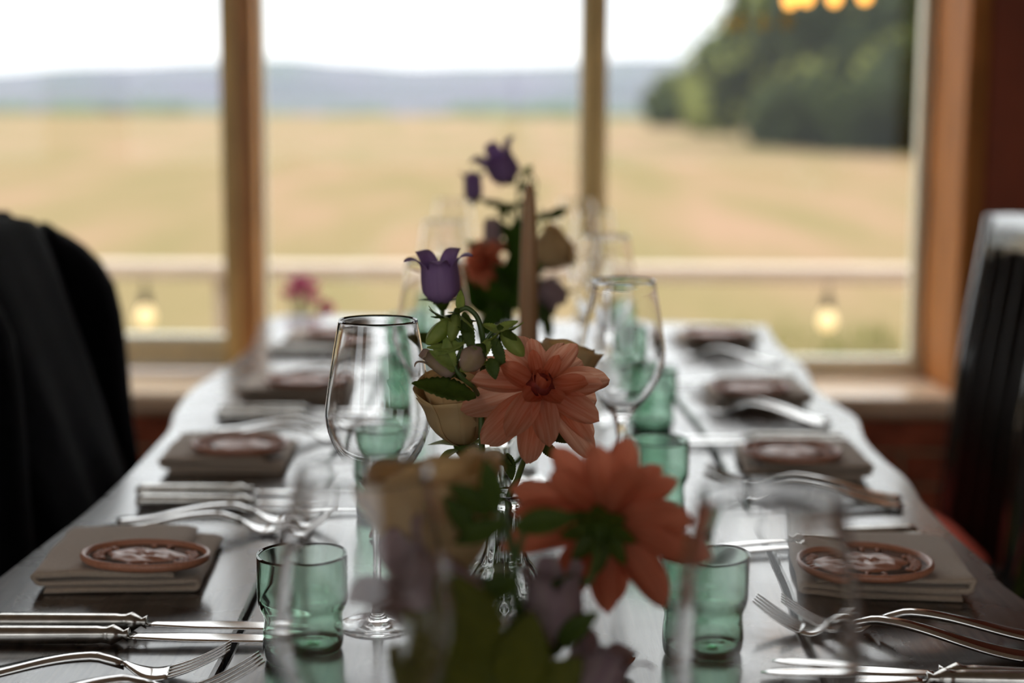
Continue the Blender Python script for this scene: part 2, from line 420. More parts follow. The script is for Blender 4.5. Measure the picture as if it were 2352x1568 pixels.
def make_tree(label, px, base_px, y, width_px, top_px, seed, mleaf, mlit_paint, trunk=0.25, n=3200, lit=.2):
    rr = random.Random(seed)
    x = (px - CX) / F_PX * y; z0 = field_z(x, y)
    h = (CAM_LOC.z + (265 - top_px) / F_PX * y) - z0; w = width_px / F_PX * y / 2
    t = thing('broadleaf_tree', label, 'tree', (x, y, z0), group='trees at the edge of the field')
    part('trunk', tube_vf([(0, 0, -0.3), (0.05 * h * .2, 0, h * .3), (0, 0.1, h * .6)], [h * .035, h * .025, h * .012], 10), M_['bark'], t)
    lumps = []
    for k in range(40):
        a = rr.uniform(0, 2 * pi); q = rr.random() ** .5; zz = rr.uniform(trunk * .55, 0.86)
        env = max(.25, sin(pi * min(1, (zz - trunk * .3) / (1.02 - trunk * .3)) ** .8)) ** .6
        lumps.append((Vector((cos(a) * w * .72 * q * env, sin(a) * w * .72 * q * env, zz * h)), w * rr.uniform(.26, .42)))
    lumps.append((Vector((0, 0, h * .86)), w * .34))
    core, A, B = MB(), MB(), MB()
    for c, r in lumps:
        v, f = lathe_vf([(0, -r * .8), (r * .55, -r * .55), (r * .78, 0), (r * .55, r * .55), (0, r * .8)], 9)
        core.add(v, f, Matrix.Translation(c))
    for k in range(n):
        c, r = lumps[rr.randrange(len(lumps))]
        d = Vector((rr.gauss(0, 1), rr.gauss(0, 1), rr.gauss(0, 1))).normalized()
        p = c + d * r * rr.uniform(.78, 1.12); s = h * rr.uniform(.018, .036)
        nn = (d + Vector((rr.uniform(-.6, .6), rr.uniform(-.6, .6), rr.uniform(-.4, .6)))).normalized()
        Mx = M3(p, nn, rr.uniform(0, 6.28))
        (B if d.z + d.x * -.5 > lit else A).add([(-s, 0, 0), (0, -s * .6, s * .15), (s, 0, 0), (0, s * .6, s * .15)], [(0, 1, 2, 3)], Mx)  # sun side painted in: upper and left-facing leaves take the lighter material
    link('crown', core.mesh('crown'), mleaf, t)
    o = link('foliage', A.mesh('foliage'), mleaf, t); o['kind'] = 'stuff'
    o = link('foliage', B.mesh('foliage'), mlit_paint, t); o['kind'] = 'stuff'
    return t
make_tree('tall dark green tree filling the pane beside the wooden jamb', 2010, 312, 58, 620, -260, 11, M_['leafA'], M_['leafB'], .12, 7000, .75)
make_tree('tall olive tree with outer side painted sunlit yellow-green, before the dark one', 1800, 300, 66, 430, -110, 12, M_['leafA'], M_['leafB'], .10, 6000, .3)
make_tree('middle-sized bright green tree at the open end of the grove', 1645, 285, 84, 230, 75, 13, M_['leafB'], M_['leafB'], .10, 3000)
make_tree('low round dark bush-like tree at the outermost end of the grove', 1545, 275, 104, 200, 170, 14, M_['leafA'], M_['leafB'], .05, 2200)
make_tree('dark tree half hidden behind the wooden jamb of the window', 2240, 318, 52, 420, -120, 15, M_['leafA'], M_['leafA'], .12, 3200)
make_tree('dense low tree closing the foot of the grove under the tall ones', 1880, 305, 62, 420, 120, 16, M_['leafA'], M_['leafA'], .03, 3200)

hz = bpy.data.materials.new('valley_haze'); hz.use_nodes = True
hn, hl = hz.node_tree.nodes, hz.node_tree.links; hn.clear()
ho = hn.new('ShaderNodeOutputMaterial'); hv = hn.new('ShaderNodeVolumeScatter'); hv.inputs['Color'].default_value = (0.55, 0.66, 1.0, 1); hv.inputs['Density'].default_value = 0.00005
hl.new(hv.outputs[0], ho.inputs['Volume'])
tag(part('haze', box_vf(-2600, 2600, 230, 3200, -40, 420), hz, smooth=False), 'blue haze lying over the valley before the hills', 'haze', kind='stuff')

# grass tufts by the deck
mb = MB(); rr = random.Random(5)
for k in range(420):
    cpx = rr.choice([1790, 1860, 1935, 1985, 2050, 1700]); px = rr.gauss(cpx, 26)
    y = rr.uniform(8.6, 12.0); x = (px - CX) / F_PX * y; z = field_z(x, y); h = rr.uniform(.08, .22)
    a = rr.uniform(0, 6.28); dx, dy = cos(a) * .012, sin(a) * .012
    lx, ly = rr.uniform(-.05, .05), rr.uniform(-.05, .05)
    mb.add([(x - dx, y - dy, z - .01), (x + dx, y + dy, z - .01), (x + lx + dx * .6, y + ly, z + h * .6), (x + lx * 1.8, y + ly * 1.8, z + h)], [(0, 1, 2), (0, 2, 3)])
tag(link('grass', mb.mesh('grass'), M_['grass']), 'yellow-green grass tufts growing past the deck railing', 'grass', kind='stuff')

# ------------------------------------------------------------------ deck, railing, festoon bulbs
RY = 5.5
ra, rb = atd(-900, 598, RY), atd(3200, 598, RY)
rz1, rz0 = (CAM_LOC.z - RY * math.tan(R(8.22 - 2.83)), CAM_LOC.z - RY * math.tan(R(8.22 - 2.33)))
tag(part('floor_deck', box_vf(-6, 6, 3.75, 5.75, -0.42, -0.32), M_['deck'], smooth=False), kind='structure')
t = thing('deck_railing', 'weathered pale timber railing running along the deck outside', 'railing', (0, RY, -0.32))
zt = rz1 + 0.32
part('top_rail', box_vf(-5, 5, -0.07, 0.07, zt - 0.052, zt, .006), M_['rail'], t, smooth=False)
part('bottom_rail', box_vf(-5, 5, -0.025, 0.025, 0.03, 0.075, .004), M_['rail'], t, smooth=False)
for xx in (-3.4, -1.0, 1.55, 3.9):
    part('post', box_vf(xx - .045, xx + .045, -.045, .045, 0, zt - .052, .006), M_['rail'], t, smooth=False)

def pear_bulb(r, h):
    return [(0, 0), (r * .45, h * .03), (r * .8, h * .14), (r, h * .36), (r * .9, h * .58), (r * .55, h * .80), (r * .38, h * .95), (r * .36, h), (0, h)]
def hanging_bulb(label, px, py_bulb, py_top, y, mb_, group, r=.03, h=.085, cord_top=None, cat='light bulb'):
    p = atd(px, py_bulb, y); zb = p.z - h / 2
    t = thing('hanging_bulb', label, cat, (p.x, y, zb), group=group)
    part('bulb', lathe_vf(pear_bulb(r, h), 24), mb_, t)
    part('socket', lathe_vf([(0, h * .9), (r * .5, h * .9), (r * .6, h * .95), (r * .6, h * 1.35), (r * .3, h * 1.5), (0, h * 1.5)], 16), M_['socket'], t)
    top = cord_top if cord_top else atd(px, py_top, y).z
    part('cord', tube_vf([(0, 0, h * 1.45), (0, 0, (top - zb))], .004, 6), M_['cord'], t)
zrail = -0.32 + zt - 0.05
hanging_bulb('small warm bulb under the railing, seen past the black coat', 335, 722, 640, RY - .02, M_['bulb_dim'], 'festoon bulbs under the railing', cord_top=zrail)
hanging_bulb('small warm bulb under the railing, seen past the red seat chair', 1900, 731, 640, RY - .02, M_['bulb_dim'], 'festoon bulbs under the railing', cord_top=zrail)

# ------------------------------------------------------------------ room shell
WI, WO = 3.33, 3.64                       # inner and outer face of the window wall
SILL = 0.583
XL, XR, YB, ZC = -2.7, 2.6, -3.2, 2.65
JAMB = 0.948                              # the opening ends here
tag(part('floor', box_vf(XL, XR, YB, WO, -0.05, 0), M_['floor'], smooth=False), kind='structure')
tag(part('ceiling', box_vf(XL, XR, YB, WO, ZC, ZC + .06), M_['ceiling'], smooth=False), kind='structure')
mb = MB()
for bx in ((XL, -2.58, 0, ZC), (2.58, XR, 0, ZC), (-2.58, 2.58, 0, .80), (-2.58, 2.58, 2.30, ZC)):
    mb.add(*box_vf(bx[0], bx[1], YB - .12, YB, bx[2], bx[3]))
tag(link('wall_back', mb.mesh('wall_back', False), M_['wallpaint']), kind='structure')
wb5 = thing('window_5', None, None, (0, YB - .06, .80)); wb5['kind'] = 'structure'  # unseen window added behind the camera as fill for camera-facing surfaces
for b_ in ((-2.58, 2.58, 0, .05), (-2.58, 2.58, 1.45, 1.50), (-2.58, -2.55, .05, 1.45), (2.55, 2.58, .05, 1.45), (-.03, .03, .05, 1.45)):
    part('frame', box_vf(b_[0], b_[1], -.03, .03, b_[2], b_[3]), M_['wood'], wb5, smooth=False)
for xa in (-2.55, .03):
    part('pane', box_vf(xa, xa + 2.52, -.003, .003, .05, 1.45), M_['pane'], wb5, smooth=False)
tag(part('wall_right', box_vf(XR, XR + .12, YB, WO, 0, ZC), M_['wallpaint'], smooth=False), kind='structure')
# coat-side wall, with an unseen window added behind the camera for fill light
mb = MB()
for bx in ((YB, -2.3, 0, ZC), (-0.5, WO, 0, ZC), (-2.3, -0.5, 0, .85), (-2.3, -0.5, 2.15, ZC)):
    mb.add(*box_vf(XL - .12, XL, bx[0], bx[1], bx[2], bx[3]))
tag(link('wall_left', mb.mesh('wall_left', False), M_['wallpaint']), kind='structure')
wl4 = thing('window_4', None, None, (XL - .06, -1.4, .85)); wl4['kind'] = 'structure'
for s in (0, 1, 2, 3):
    b_ = [(-.9, .9, 0, .05), (-.9, .9, 1.25, 1.30), (-.9, -.85, .05, 1.25), (.85, .9, .05, 1.25)][s]
    part('frame', box_vf(-.03, .03, b_[0], b_[1], b_[2], b_[3]), M_['wood'], wl4, smooth=False)
part('pane', box_vf(-.003, .003, -.85, .85, .05, 1.25), M_['pane'], wl4, smooth=False)

# window wall: brick below the sill, painted pier beside the jamb
wf = part('wall_front', box_vf(XL, XR, WI + .012, WO, 0, SILL - .04), M_['mortar'], smooth=False); tag(wf, kind='structure')
bl, bh, gp = .215, .065, .012
bm_a = MB().add(*box_vf(0, bl, 0, .05, 0, bh, .004)).mesh('brick', False); bm_a.materials.append(M_['brick'])
bm_b = MB().add(*box_vf(0, bl, 0, .05, 0, bh, .004)).mesh('brick', False); bm_b.materials.append(M_['brick2'])
rr = random.Random(9)
for c in range(7):
    z = SILL - .045 - (c + 1) * (bh + gp)
    x = -2.66 + (.11 if c % 2 else 0)
    while x < 2.36:
        link('brick', bm_a if rr.random() < .68 else bm_b, None, wf, Matrix.Translation((x, WI + rr.uniform(-.003, .003), z)))
        x += bl + gp
part('pier', box_vf(JAMB + .045, XR, WI - .005, WO, SILL - .04, ZC, .008), M_['pier'], wf, smooth=False)
part('pier', box_vf(XL, -2.2, WI - .005, WO, SILL - .04, ZC, .008), M_['pier'], wf, smooth=False)
part('lintel', box_vf(-2.2, JAMB + .045, WI - .005, WO, 2.38, ZC, .008), M_['pier'], wf, smooth=False)
# sill boards, jambs and posts
tag(part('trim_1', box_vf(-2.2, JAMB + .045, WI - .045, WO + .06, SILL - .04, SILL, .006), M_['sillwood'], smooth=False), kind='structure')
tag(part('trim_2', box_vf(JAMB, JAMB + .045, WI - .02, WO + .02, SILL, 2.38, .006), M_['jamb'], smooth=False), kind='structure')
tag(part('trim_3', box_vf(-2.24, -2.2, WI - .02, WO + .02, SILL, 2.38, .006), M_['jamb'], smooth=False), kind='structure')
FY0, FY1 = 3.56, 3.63
PLx0, PLx1 = (516 - CX) / F_PX * 3.56, (606 - CX) / F_PX * 3.62
PMx0, PMx1 = (1333 - CX) / F_PX * 3.6, (1381 - CX) / F_PX * 3.6
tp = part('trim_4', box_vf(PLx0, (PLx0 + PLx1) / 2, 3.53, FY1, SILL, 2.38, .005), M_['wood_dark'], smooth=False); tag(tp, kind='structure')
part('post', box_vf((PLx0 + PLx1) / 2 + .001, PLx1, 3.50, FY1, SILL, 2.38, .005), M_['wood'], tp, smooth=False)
tag(part('trim_5', box_vf(PMx0, PMx1, 3.54, FY1, SILL, 2.38, .005), M_['wood_dark'], smooth=False), kind='structure')
tag(part('trim_6', box_vf(-2.2, JAMB + .03, WO + .062, WO + .34, SILL - .06, SILL - .018, .006), M_['cream'], smooth=False), kind='structure')
t = thing('bench', 'pale slatted bench on the deck, seen past the black coat', 'bench', (-1.9, 4.85, -.32))
for k in range(2):
    part('slat', box_vf(-1.1, 1.0, -.14 + .145 * k, .0 + .145 * k, .755, .79, .005), M_['cream'], t, smooth=False)
for xx in (-.95, .85):
    part('leg', box_vf(xx - .03, xx + .03, -.11, .11, 0, .755, .004), M_['rail'], t, smooth=False)
def window(n, x0, x1, rails, strip_l=.012, strip_r=.012):
    w = thing('window_%d' % n, None, None, ((x0 + x1) / 2, (FY0 + FY1) / 2, SILL)); w['kind'] = 'structure'
    hw = (x1 - x0) / 2 - .001; H = 2.38 - SILL
    for z0, z1, m in rails:
        part('frame_rail', box_vf(-hw, hw, -.03, .03, z0, z1, .004), M_[m], w, smooth=False)
    part('frame_rail', box_vf(-hw, hw, -.03, .03, H - .05, H - .001, .004), M_['cream'], w, smooth=False)
    zr = rails[-1][1]
    part('frame_stile', box_vf(-hw, -hw + strip_l, -.02, .03, zr, H - .05, .003), M_['cream'], w, smooth=False)
    part('frame_stile', box_vf(hw - strip_r, hw, -.02, .03, zr, H - .05, .003), M_['cream'], w, smooth=False)
    part('pane', box_vf(-hw + strip_l, hw - strip_r, -.002, .002, zr, H - .05), M_['pane'], w, smooth=False)
window(1, -2.2, PLx0, [(0.008, .044, 'cream'), (.044, .052, 'wood_dark'), (.052, .085, 'cream')], .02, .008)
window(2, PLx1, PMx0, [(0.004, .040, 'cream')], .008, .006)
window(3, PMx1, JAMB, [(0.004, .042, 'cream')], .006, .026)

# pendant bulbs whose lower ends show at the top edge of the picture
for lab, px, py in (('glowing amber pendant bulb, first of the row from the middle post', 1815, -8), ('glowing amber pendant bulb touching the first of the row', 1853, -14),
                    ('glowing amber pendant bulb standing alone inside the row', 1917, -13), ('glowing amber pendant bulb nearest the window jamb', 1987, -18)):
    hanging_bulb(lab, px, py, 0, 3.15, M_['bulb'], 'pendant bulbs before the window', r=.016, h=.05, cord_top=ZC, cat='pendant light')

# ------------------------------------------------------------------ table
EL = [(600, 735), (578, 790), (505, 850), (442, 890), (402, 940), (386, 985), (345, 1030), (288, 1090), (200, 1170), (100, 1245), (0, 1320)]
ER = [(1762, 747), (1790, 790), (1850, 842), (1878, 893), (1928, 930), (1972, 960), (1992, 1010), (2040, 1060), (2088, 1100), (2130, 1160), (2200, 1230), (2280, 1300), (2352, 1372)]
el = [at(*p) for p in EL]; er = [at(*p) for p in ER]
Y0 = 0.42
el += [Vector((-.50, 1.0, TZ)), Vector((-.47, .7, TZ)), Vector((-.46, Y0, TZ))]
er += [Vector((.53, .95, TZ)), Vector((.49, .7, TZ)), Vector((.48, Y0, TZ))]
fl, fm, fr_ = at(655, 722), at(1180, 735), at(1745, 743)
def smooth_line(P, n=5): return [(p.x, p.y) for p in catmull(P, n)]
def joint(x, y, w, ph): return x + .006 * sin(y * 3.1 + ph) + .003 * sin(y * 11 + ph * 2) + .0012 * noise.noise(Vector((y * 40, ph, 0))) + w
ysr = [Y0 + i * .03 for i in range(int((3.2 - Y0) / .03) + 1)]
def plank_mesh(outer_pts, th=.055):
    """A plank from its top outline: top face, softened edge, tapering live-edge sides."""
    n = len(outer_pts)
    c = Vector((sum(p[0] for p in outer_pts) / n, sum(p[1] for p in outer_pts) / n, 0))
    def inset(k, z):
        out = []
        for i in range(n):
            a, b = Vector(outer_pts[i - 1]), Vector(outer_pts[(i + 1) % n])
            t = (b - a).normalized(); nn = Vector((-t.y, t.x))
            out.append((outer_pts[i][0] + nn.x * k, outer_pts[i][1] + nn.y * k, z))
        return out
    rings = [inset(.0035, 0), inset(.0008, -.002), inset(0, -.005), inset(.004, -th * .6), inset(.014, -th)]
    v = [p for r in rings for p in r]; f = [tuple(range(n))]
    for k in range(len(rings) - 1):
        for i in range(n):
            j = (i + 1) % n
            f.append((k * n + j, k * n + i, (k + 1) * n + i, (k + 1) * n + j))
    f.append(tuple((len(rings) - 1) * n + i for i in range(n - 1, -1, -1)))
    me = MB(); me.v, me.f = v, f
    return me.mesh('plank', False)
tab = thing('dining_table', 'long dark live-edge plank dining table set for a meal', 'table', (0, 1.8, 0))
OFF = Matrix.Translation((0, -1.8, TZ))
jl = lambda y, w: joint(-.222, y, w, .4); jr = lambda y, w: joint(.252, y, w, 2.1)
yl_end, yr_end = at(900, 728).y, at(1440, 739).y
ysl = [y for y in ysr if y < yl_end - .02] + [yl_end]; ysr2 = [y for y in ysr if y < yr_end - .02] + [yr_end]
left = [(jl(y, -.0022), y) for y in ysl] + [(fl.x, fl.y)] + smooth_line(el)
mid = [(jl(y, .0018), y) for y in ysl][::-1] + [(jr(y, -.003), y) for y in ysr2]
right = [(jr(y, .003), y) for y in ysr2][::-1] + smooth_line(er)[::-1] + [(fr_.x, fr_.y)]
right = [(jr(y, .003), y) for y in ysr2][::-1] + smooth_line(er)[::-1]
for o in (left, mid, right):
    area = sum(o[i - 1][0] * o[i][1] - o[i][0] * o[i - 1][1] for i in range(len(o)))
    if area < 0: o.reverse()
    link('plank', plank_mesh(o), M_['table'], tab, OFF)
for jf, wv, ys_ in ((jl, .006, ysl), (jr, .007, ysr2)):
    v = []; 
    for y in ys_: v += [(jf(y, -wv), y, -.034), (jf(y, wv), y, -.034), (jf(y, wv), y, -.012), (jf(y, -wv), y, -.012)]
    f = []
    for i in range(len(ys_) - 1):
        for s in range(4): f.append((i * 4 + s, i * 4 + (s + 1) % 4, i * 4 + 4 + (s + 1) % 4, i * 4 + 4 + s))
    part('resin_strip', (v, f), M_['black_resin'], tab, OFF, smooth=False)
for yy in (-1.05, 1.05):
    part('crossbeam', box_vf(-.36, .36, yy - .05, yy + .05, .62, .695, .005), M_['bark_edge'], tab, smooth=False)
    for xx in (-.30, .30):
        part('leg', box_vf(xx - .045, xx + .045, yy - .045, yy + .045, 0, .62, .005), M_['bark_edge'], tab, smooth=False)

# ------------------------------------------------------------------ chairs and coat
def chair(name, label, loc, side, seat_mat, back_h=1.0, lean=.10):
    """side = +1: the back stands towards +x; local x runs from the seat front (negative) to the back."""
    t = thing(name, label, 'chair', loc, 0 if side > 0 else pi, group='chairs drawn up to the table')
    B = M_['blackwood']
    zs = .44
    part('seat', box_vf(-.24, .14, -.20, .20, zs - .035, zs, .01), B, t, smooth=False)
    def cush(u, v):
        a = 2 * pi * u; r = v
        k = (abs(cos(a)) ** 4 + abs(sin(a)) ** 4) ** -.25
        e = min(1, r * 1.0)
        return -.07 + cos(a) * k * .20 * e, sin(a) * k * .19 * e, zs + .001 + (.045 * (1 - e ** 5) if v < 1 else 0)
    part('cushion', grid_vf(cush, 32, 10, True), seat_mat, t)
    for yy in (-.185, .185):
        part('leg', tube_vf([(-.22, yy * .95, 0), (-.215, yy * .95, zs - .03)], [.015, .019], 8), B, t)
        part('stile', tube_vf([(.20, yy, 0), (.135, yy, zs - .02), (.135 + lean * .35, yy, .70), (.135 + lean, yy, back_h)], [.016, .021, .019, .015], 10, (1.0, 1.0)), B, t)
    v, f = grid_vf(lambda u, w: (.135 + lean * (.86 + .16 * w) + .012 * cos((u - .5) * pi) , (u - .5) * .40, back_h - .085 + .085 * w + .012 * cos((u - .5) * pi)), 12, 3)
    me = MB().add(v, f).mesh('top_rail'); o = link('top_rail', me, B, t); md = o.modifiers.new('solid', 'SOLIDIFY'); md.thickness = .022; md.offset = 0
    for k in range(4):
        yy = -.12 + .08 * k
        part('slat', tube_vf([(.135, yy, zs - .01), (.135 + lean * .35, yy, .68), (.135 + lean * .92, yy, back_h - .05)], [.016, .017, .015], 8, (1.0, .5)), M_['blackmatte'], t)
    part('stretcher', tube_vf([(-.218, -.176, .2), (-.218, .176, .2)], .010, 8), B, t)
    return t
chair('dining_chair', 'black slat-back chair with a red seat cushion', (.675, 2.65, 0), 1, M_['red_cloth'], 1.0, .06)
chair('dining_chair', 'black chair with an olive green seat cushion, its back out of view', (.642, 2.13, 0), 1, M_['green_cloth'], 1.0, .14)
chair('dining_chair', 'black slat-back chair under the draped black coat', (-.455, 2.07, 0), -1, M_['red_cloth'], 1.0, .13)

ct = thing('coat', 'black wool coat draped over the back of a chair', 'coat', (-.68, 2.07, .2))
def coat_fn(u, v):
    # rings from hem to shoulders, closed over the chair back
    z = .30 + .735 * v if v < .9 else .30 + .735 * (.9 + .1 * sin((v - .9) / .1 * pi / 2))
    a = 2 * pi * u
    xf = -.445 - .212 * ((z - .45) / .58) if z > .45 else -.445
    xf = -.535 - (z - .68) * .305 if z > .62 else -.5167
    close = sqrt(max(0, 1 - max(0, (v - .86) / .14) ** 2)) if v > .86 else 1
    th = (.17 - .06 * v) * (.25 + .75 * close); wy = (.235 - .015 * v) * (.80 + .20 * close)
    if v >= .999: th, wy = .004, wy * .9
    cx = xf - th * .5 - (.02 * (1 - close)) - .018
    ex, ey = cos(a), sin(a)
    k = (abs(ex) ** 2.6 + abs(ey) ** 2.6) ** (-1 / 2.6)
    fold = 1 + (.10 * sin(a * 7 + 1.5 * sin(z * 5)) + .06 * sin(a * 13 + z * 9)) * (1 - .75 * v)
    x = cx + ex * k * th * .5 * fold; y = 2.07 + ey * k * wy * (1 + (fold - 1) * .25)
    return x + .68, y - 2.07, z - .2 - (.035 * abs(ey) ** 4 * v * v)
part('body', grid_vf(coat_fn, 96, 44, True), M_['coat'], ct)
part('sleeve', tube_vf(catmull([(-.03, .20, .78), (.03, .245, .70), (.055, .25, .50), (.085, .245, .30), (.09, .24, .20)], 5), [.05, .062, .055, .05, .045], 14), M_['coat'], ct)
part('sleeve', tube_vf(catmull([(-.03, -.20, .78), (.03, -.245, .70), (.05, -.25, .50), (.06, -.245, .28), (.07, -.24, .17)], 5), [.05, .062, .055, .05, .045], 14), M_['coat'], ct)
part('collar', grid_vf(lambda u, v: (-.045 + .04 * v - .02 * cos((u - .5) * pi), (u - .5) * .26, .835 + .02 * sin(v * pi) - .04 * v), 16, 5), M_['coat'], ct)

# pink flowers on the sill
pp = atd(694, 700, 3.45)
t = thing('potted_flowers', 'small clay pot of pink flowers on the window sill', 'flowers', (pp.x, 3.44, SILL))
part('pot', lathe_vf([(0, 0), (.035, 0), (.05, .085), (.054, .085), (.054, .10), (.047, .10), (.045, .09), (0, .088)], 28), M_['pot'], t)
rr = random.Random(21)
bl_me = MB()
for k in range(7):
    a = 2 * pi * k / 7
    v, f = grid_vf(lambda u, w: ((u - .5) * .014 * sin(pi * min(1, w * .8 + .15)), .016 * w, .004 * w * w), 3, 4)
    bl_me.add(v, f, Matrix.Rotation(a, 4, 'Z') @ Matrix.Rotation(.35, 4, 'X'))
bme = bl_me.mesh('blossom')
for k in range(17):
    a = rr.uniform(0, 6.28); q = sqrt(rr.random()) * .045; zz = .198 + .03 * rr.random() - q * .35
    if k > 12: a = rr.uniform(-.6, .2); q = .045 + .012 * rr.random(); zz = .15 + .03 * rr.random()
    p = Vector((cos(a) * q, sin(a) * q, zz))
    part('stem', tube_vf(catmull([(p.x * .2, p.y * .2, .09), (p.x * .5, p.y * .5, .14), tuple(p)], 3), .0013, 5), M_['stem'], t)
    link('blossom', bme, M_['pink'], t, M3(p, (p.x * 8, p.y * 8 - .2, .6), rr.uniform(0, 6), 1.25))
for k in range(9):
    a = rr.uniform(0, 6.28)
    v, f = grid_vf(lambda u, w: ((u - .5) * .022 * sin(pi * w ** .8 * .98 + .03), .05 * w, .02 * w - .03 * w * w), 4, 6)
    part('leaf', (v, f), M_['leaf'], t, Matrix.Translation((cos(a) * .01, sin(a) * .01, .10)) @ Matrix.Rotation(a, 4, 'Z') @ Matrix.Rotation(.7, 4, 'X'))

# ------------------------------------------------------------------ glassware
wine_prof = [(0, .0015), (.020, .0012), (.0362, 0), (.0375, .0008), (.0372, .0018), (.030, .0032), (.018, .0052), (.009, .0085), (.0055, .016), (.0042, .030),
             (.0038, .055), (.0041, .080), (.0052, .098), (.0072, .1125), (.0092, .1195), (.0120, .1235), (.0180, .1300), (.0268, .1405), (.0352, .1535), (.0413, .1690),
             (.0436, .1830), (.0425, .1960), (.0397, .2150), (.0362, .2370), (.0322, .2590), (.0318, .2600), (.0312, .2600), (.0309, .2590), (.0350, .2370), (.0385, .2150),
             (.0412, .1960), (.0423, .1830), (.0400, .1695), (.0340, .1550), (.0255, .1425), (.0165, .1330), (.0090, .1285), (0, .1270)]
def smooth_prof(p, n=2):
    q = catmull([(a, 0, b) for a, b in p], n); return [(max(0, v.x), v.z) for v in q]
wg_me = MB().add(*lathe_vf(smooth_prof(wine_prof), 72)).mesh('wine_glass'); wg_me.materials.append(M_['glass'])
tum_prof = [(0, .003), (.018, .002), (.0255, 0), (.0285, .0012), (.0302, .005), (.0310, .012), (.0308, .020), (.0300, .0265), (.0296, .0305), (.0306, .0345), (.0332, .0390), (.0345, .0435),
            (.0348, .050), (.0349, .0762), (.0345, .0770), (.0338, .0770), (.0333, .0762), (.0331, .050), (.0326, .0445), (.0310, .0400), (.0284, .0350), (.0276, .0305), (.0282, .0255), (.0290, .0195),
            (.0289, .0115), (.0272, .0072), (.0220, .0052), (.012, .0056), (.005, .0066), (0, .0070)]
tm_me = MB().add(*lathe_vf([(a * .985, b * 1.09) for a, b in smooth_prof(tum_prof)], 72)).mesh('tumbler'); tm_me.materials.append(M_['green_glass'])
def wine(px, d, label, z_ref=.26, py=None):
    x = (px - CX) / F_PX * (d * cos(R(8.22)) + (CAM_LOC.z - TZ - z_ref) * sin(R(8.22)))
    o = link('wine_glass', wg_me, None); o.location = (x, d, TZ + .0002); o.rotation_euler = (0, 0, random.uniform(0, 6))
    tag(o, label, 'wine glass', 'tall stemmed wine glasses along the table')
def tumbler(px, py, label):
    o = link('tumbler', tm_me, None); p = at(px, py); o.location = (p.x, p.y, TZ + .0002); o.rotation_euler = (0, 0, random.uniform(0, 6))
    tag(o, label, 'tumbler', 'green ribbed water tumblers along the table')
wine(842, .715, 'large wine glass nearest on the coat side, its bowl before the green tumbler', .12)
wine(868, 1.255, 'sharp upright wine glass standing behind the cream rose', .26)
wine(995, 1.78, 'wine glass around the solitary purple bellflower, third on the coat side')
wine(1018, 2.45, 'faint wine glass fourth on the coat side, behind the solitary purple bellflower')
wine(1039, 3.06, 'faint wine glass at the far table end on the coat side')
wine(1772, .672, 'very blurred wine glass nearest on the red chair side, before the round coaster')
wine(1432, 1.578, 'wine glass just beyond the sharp peach dahlia on the red chair side')
wine(1391, 2.17, 'blurred wine glass behind the one beyond the sharp peach dahlia')
wine(1361, 2.72, 'faint wine glass next to last on the red chair side')
wine(1323, 3.08, 'faint wine glass at the far table end before the middle window post')
tumbler(694, 1511, 'sharp green glass tumbler nearest on the coat side, beside the knife tips')
tumbler(878, 1177, 'green glass tumbler half hidden behind the cream rose')
tumbler(928, 945, 'blurred green tumbler seen through the sharp upright wine glass')
tumbler(938, 835, 'blurred green tumbler above and beyond the one seen through the sharp glass')
tumbler(975, 772, 'faint green tumbler farthest away on the coat side')
tumbler(1608, 1504, 'green glass tumbler nearest on the red chair side, beside the fork tines')
tumbler(1506, 1188, 'green tumbler with pale rim just above the coral dahlia')
tumbler(1496, 986, 'blurred green tumbler beside the stem of the glass beyond the sharp dahlia')
tumbler(1462, 872, 'blurred green tumbler seen through the bowl of the glass beyond the dahlia')
tumbler(1432, 792, 'faint green tumbler farthest away on the red chair side')

# pressed glass bottle vases
def vase_mesh(H=.138, rb=.030, rn=.0145):
    prof_o = [(0, .004), (rb * .7, .002), (rb * .95, 0), (rb * 1.02, .004), (rb, .010), (rb * 1.0, .018), (rb * 1.0, .030), (rb * 1.0, .045), (rb * .99, .058), (rb * .93, .068), (rb * .80, .077), (rb * .62, .085),
              (rn * 1.12, .093), (rn, .102), (rn * .98, .115), (rn * 1.02, .126), (rn * 1.22, .131), (rn * 1.32, .135), (rn * 1.28, H), (rn * 1.05, H)]
    prof_i = [(rn * .86, .134), (rn * .80, .120), (rn * .80, .100), (rb * .50, .085), (rb * .75, .070), (rb * .84, .055), (rb * .86, .030), (rb * .82, .013), (rb * .5, .009), (0, .009)]
    po = smooth_prof(prof_o, 5); pi_ = smooth_prof(prof_i, 3); no = len(po)
    def mod(r, z, k, a):
        if k >= no: return r
        if .083 < z < .127: return r * (1 + .045 * abs(sin(a * 6)) - .02)
        if .066 < z <= .083: return r * (1 + .03 * abs(sin(a * 8)))
        if .026 < z <= .060:
            q = abs(sin(a * 6 + z * 260)) * abs(sin(a * 6 - z * 260))
            return r * (1 + .055 * q - .015)
        if .008 < z <= .026:
            return r * (1 + .04 * abs(sin(a * 10)) * (1 if z < .023 else .4))
        return r
    return MB().add(*lathe_vf(po + pi_, 120, mod)).mesh('bottle_vase')
vm = vase_mesh(); vm.materials.append(M_['crystal'])
def vase(px, py, label, loc=None, s=1.0):
    o = link('bottle_vase', vm, None); p = loc if loc else at(px, py); o.location = (p[0], p[1], TZ + .0002); o.scale = (s, s, s)
    tag(o, label, 'vase', 'pressed glass bottle vases along the table middle'); return Vector((p[0], p[1], TZ))
V1 = vase(0, 0, 'bottle vase nearest the camera, hidden behind blurred leaves', (.012, .865))
V2 = vase(1158, 1527, 'clear pressed glass bottle vase with diamond pattern holding the sharp dahlia')
V2b = vase(1135, 1330, 'fluted clear bottle vase standing just behind the sharp dahlia')
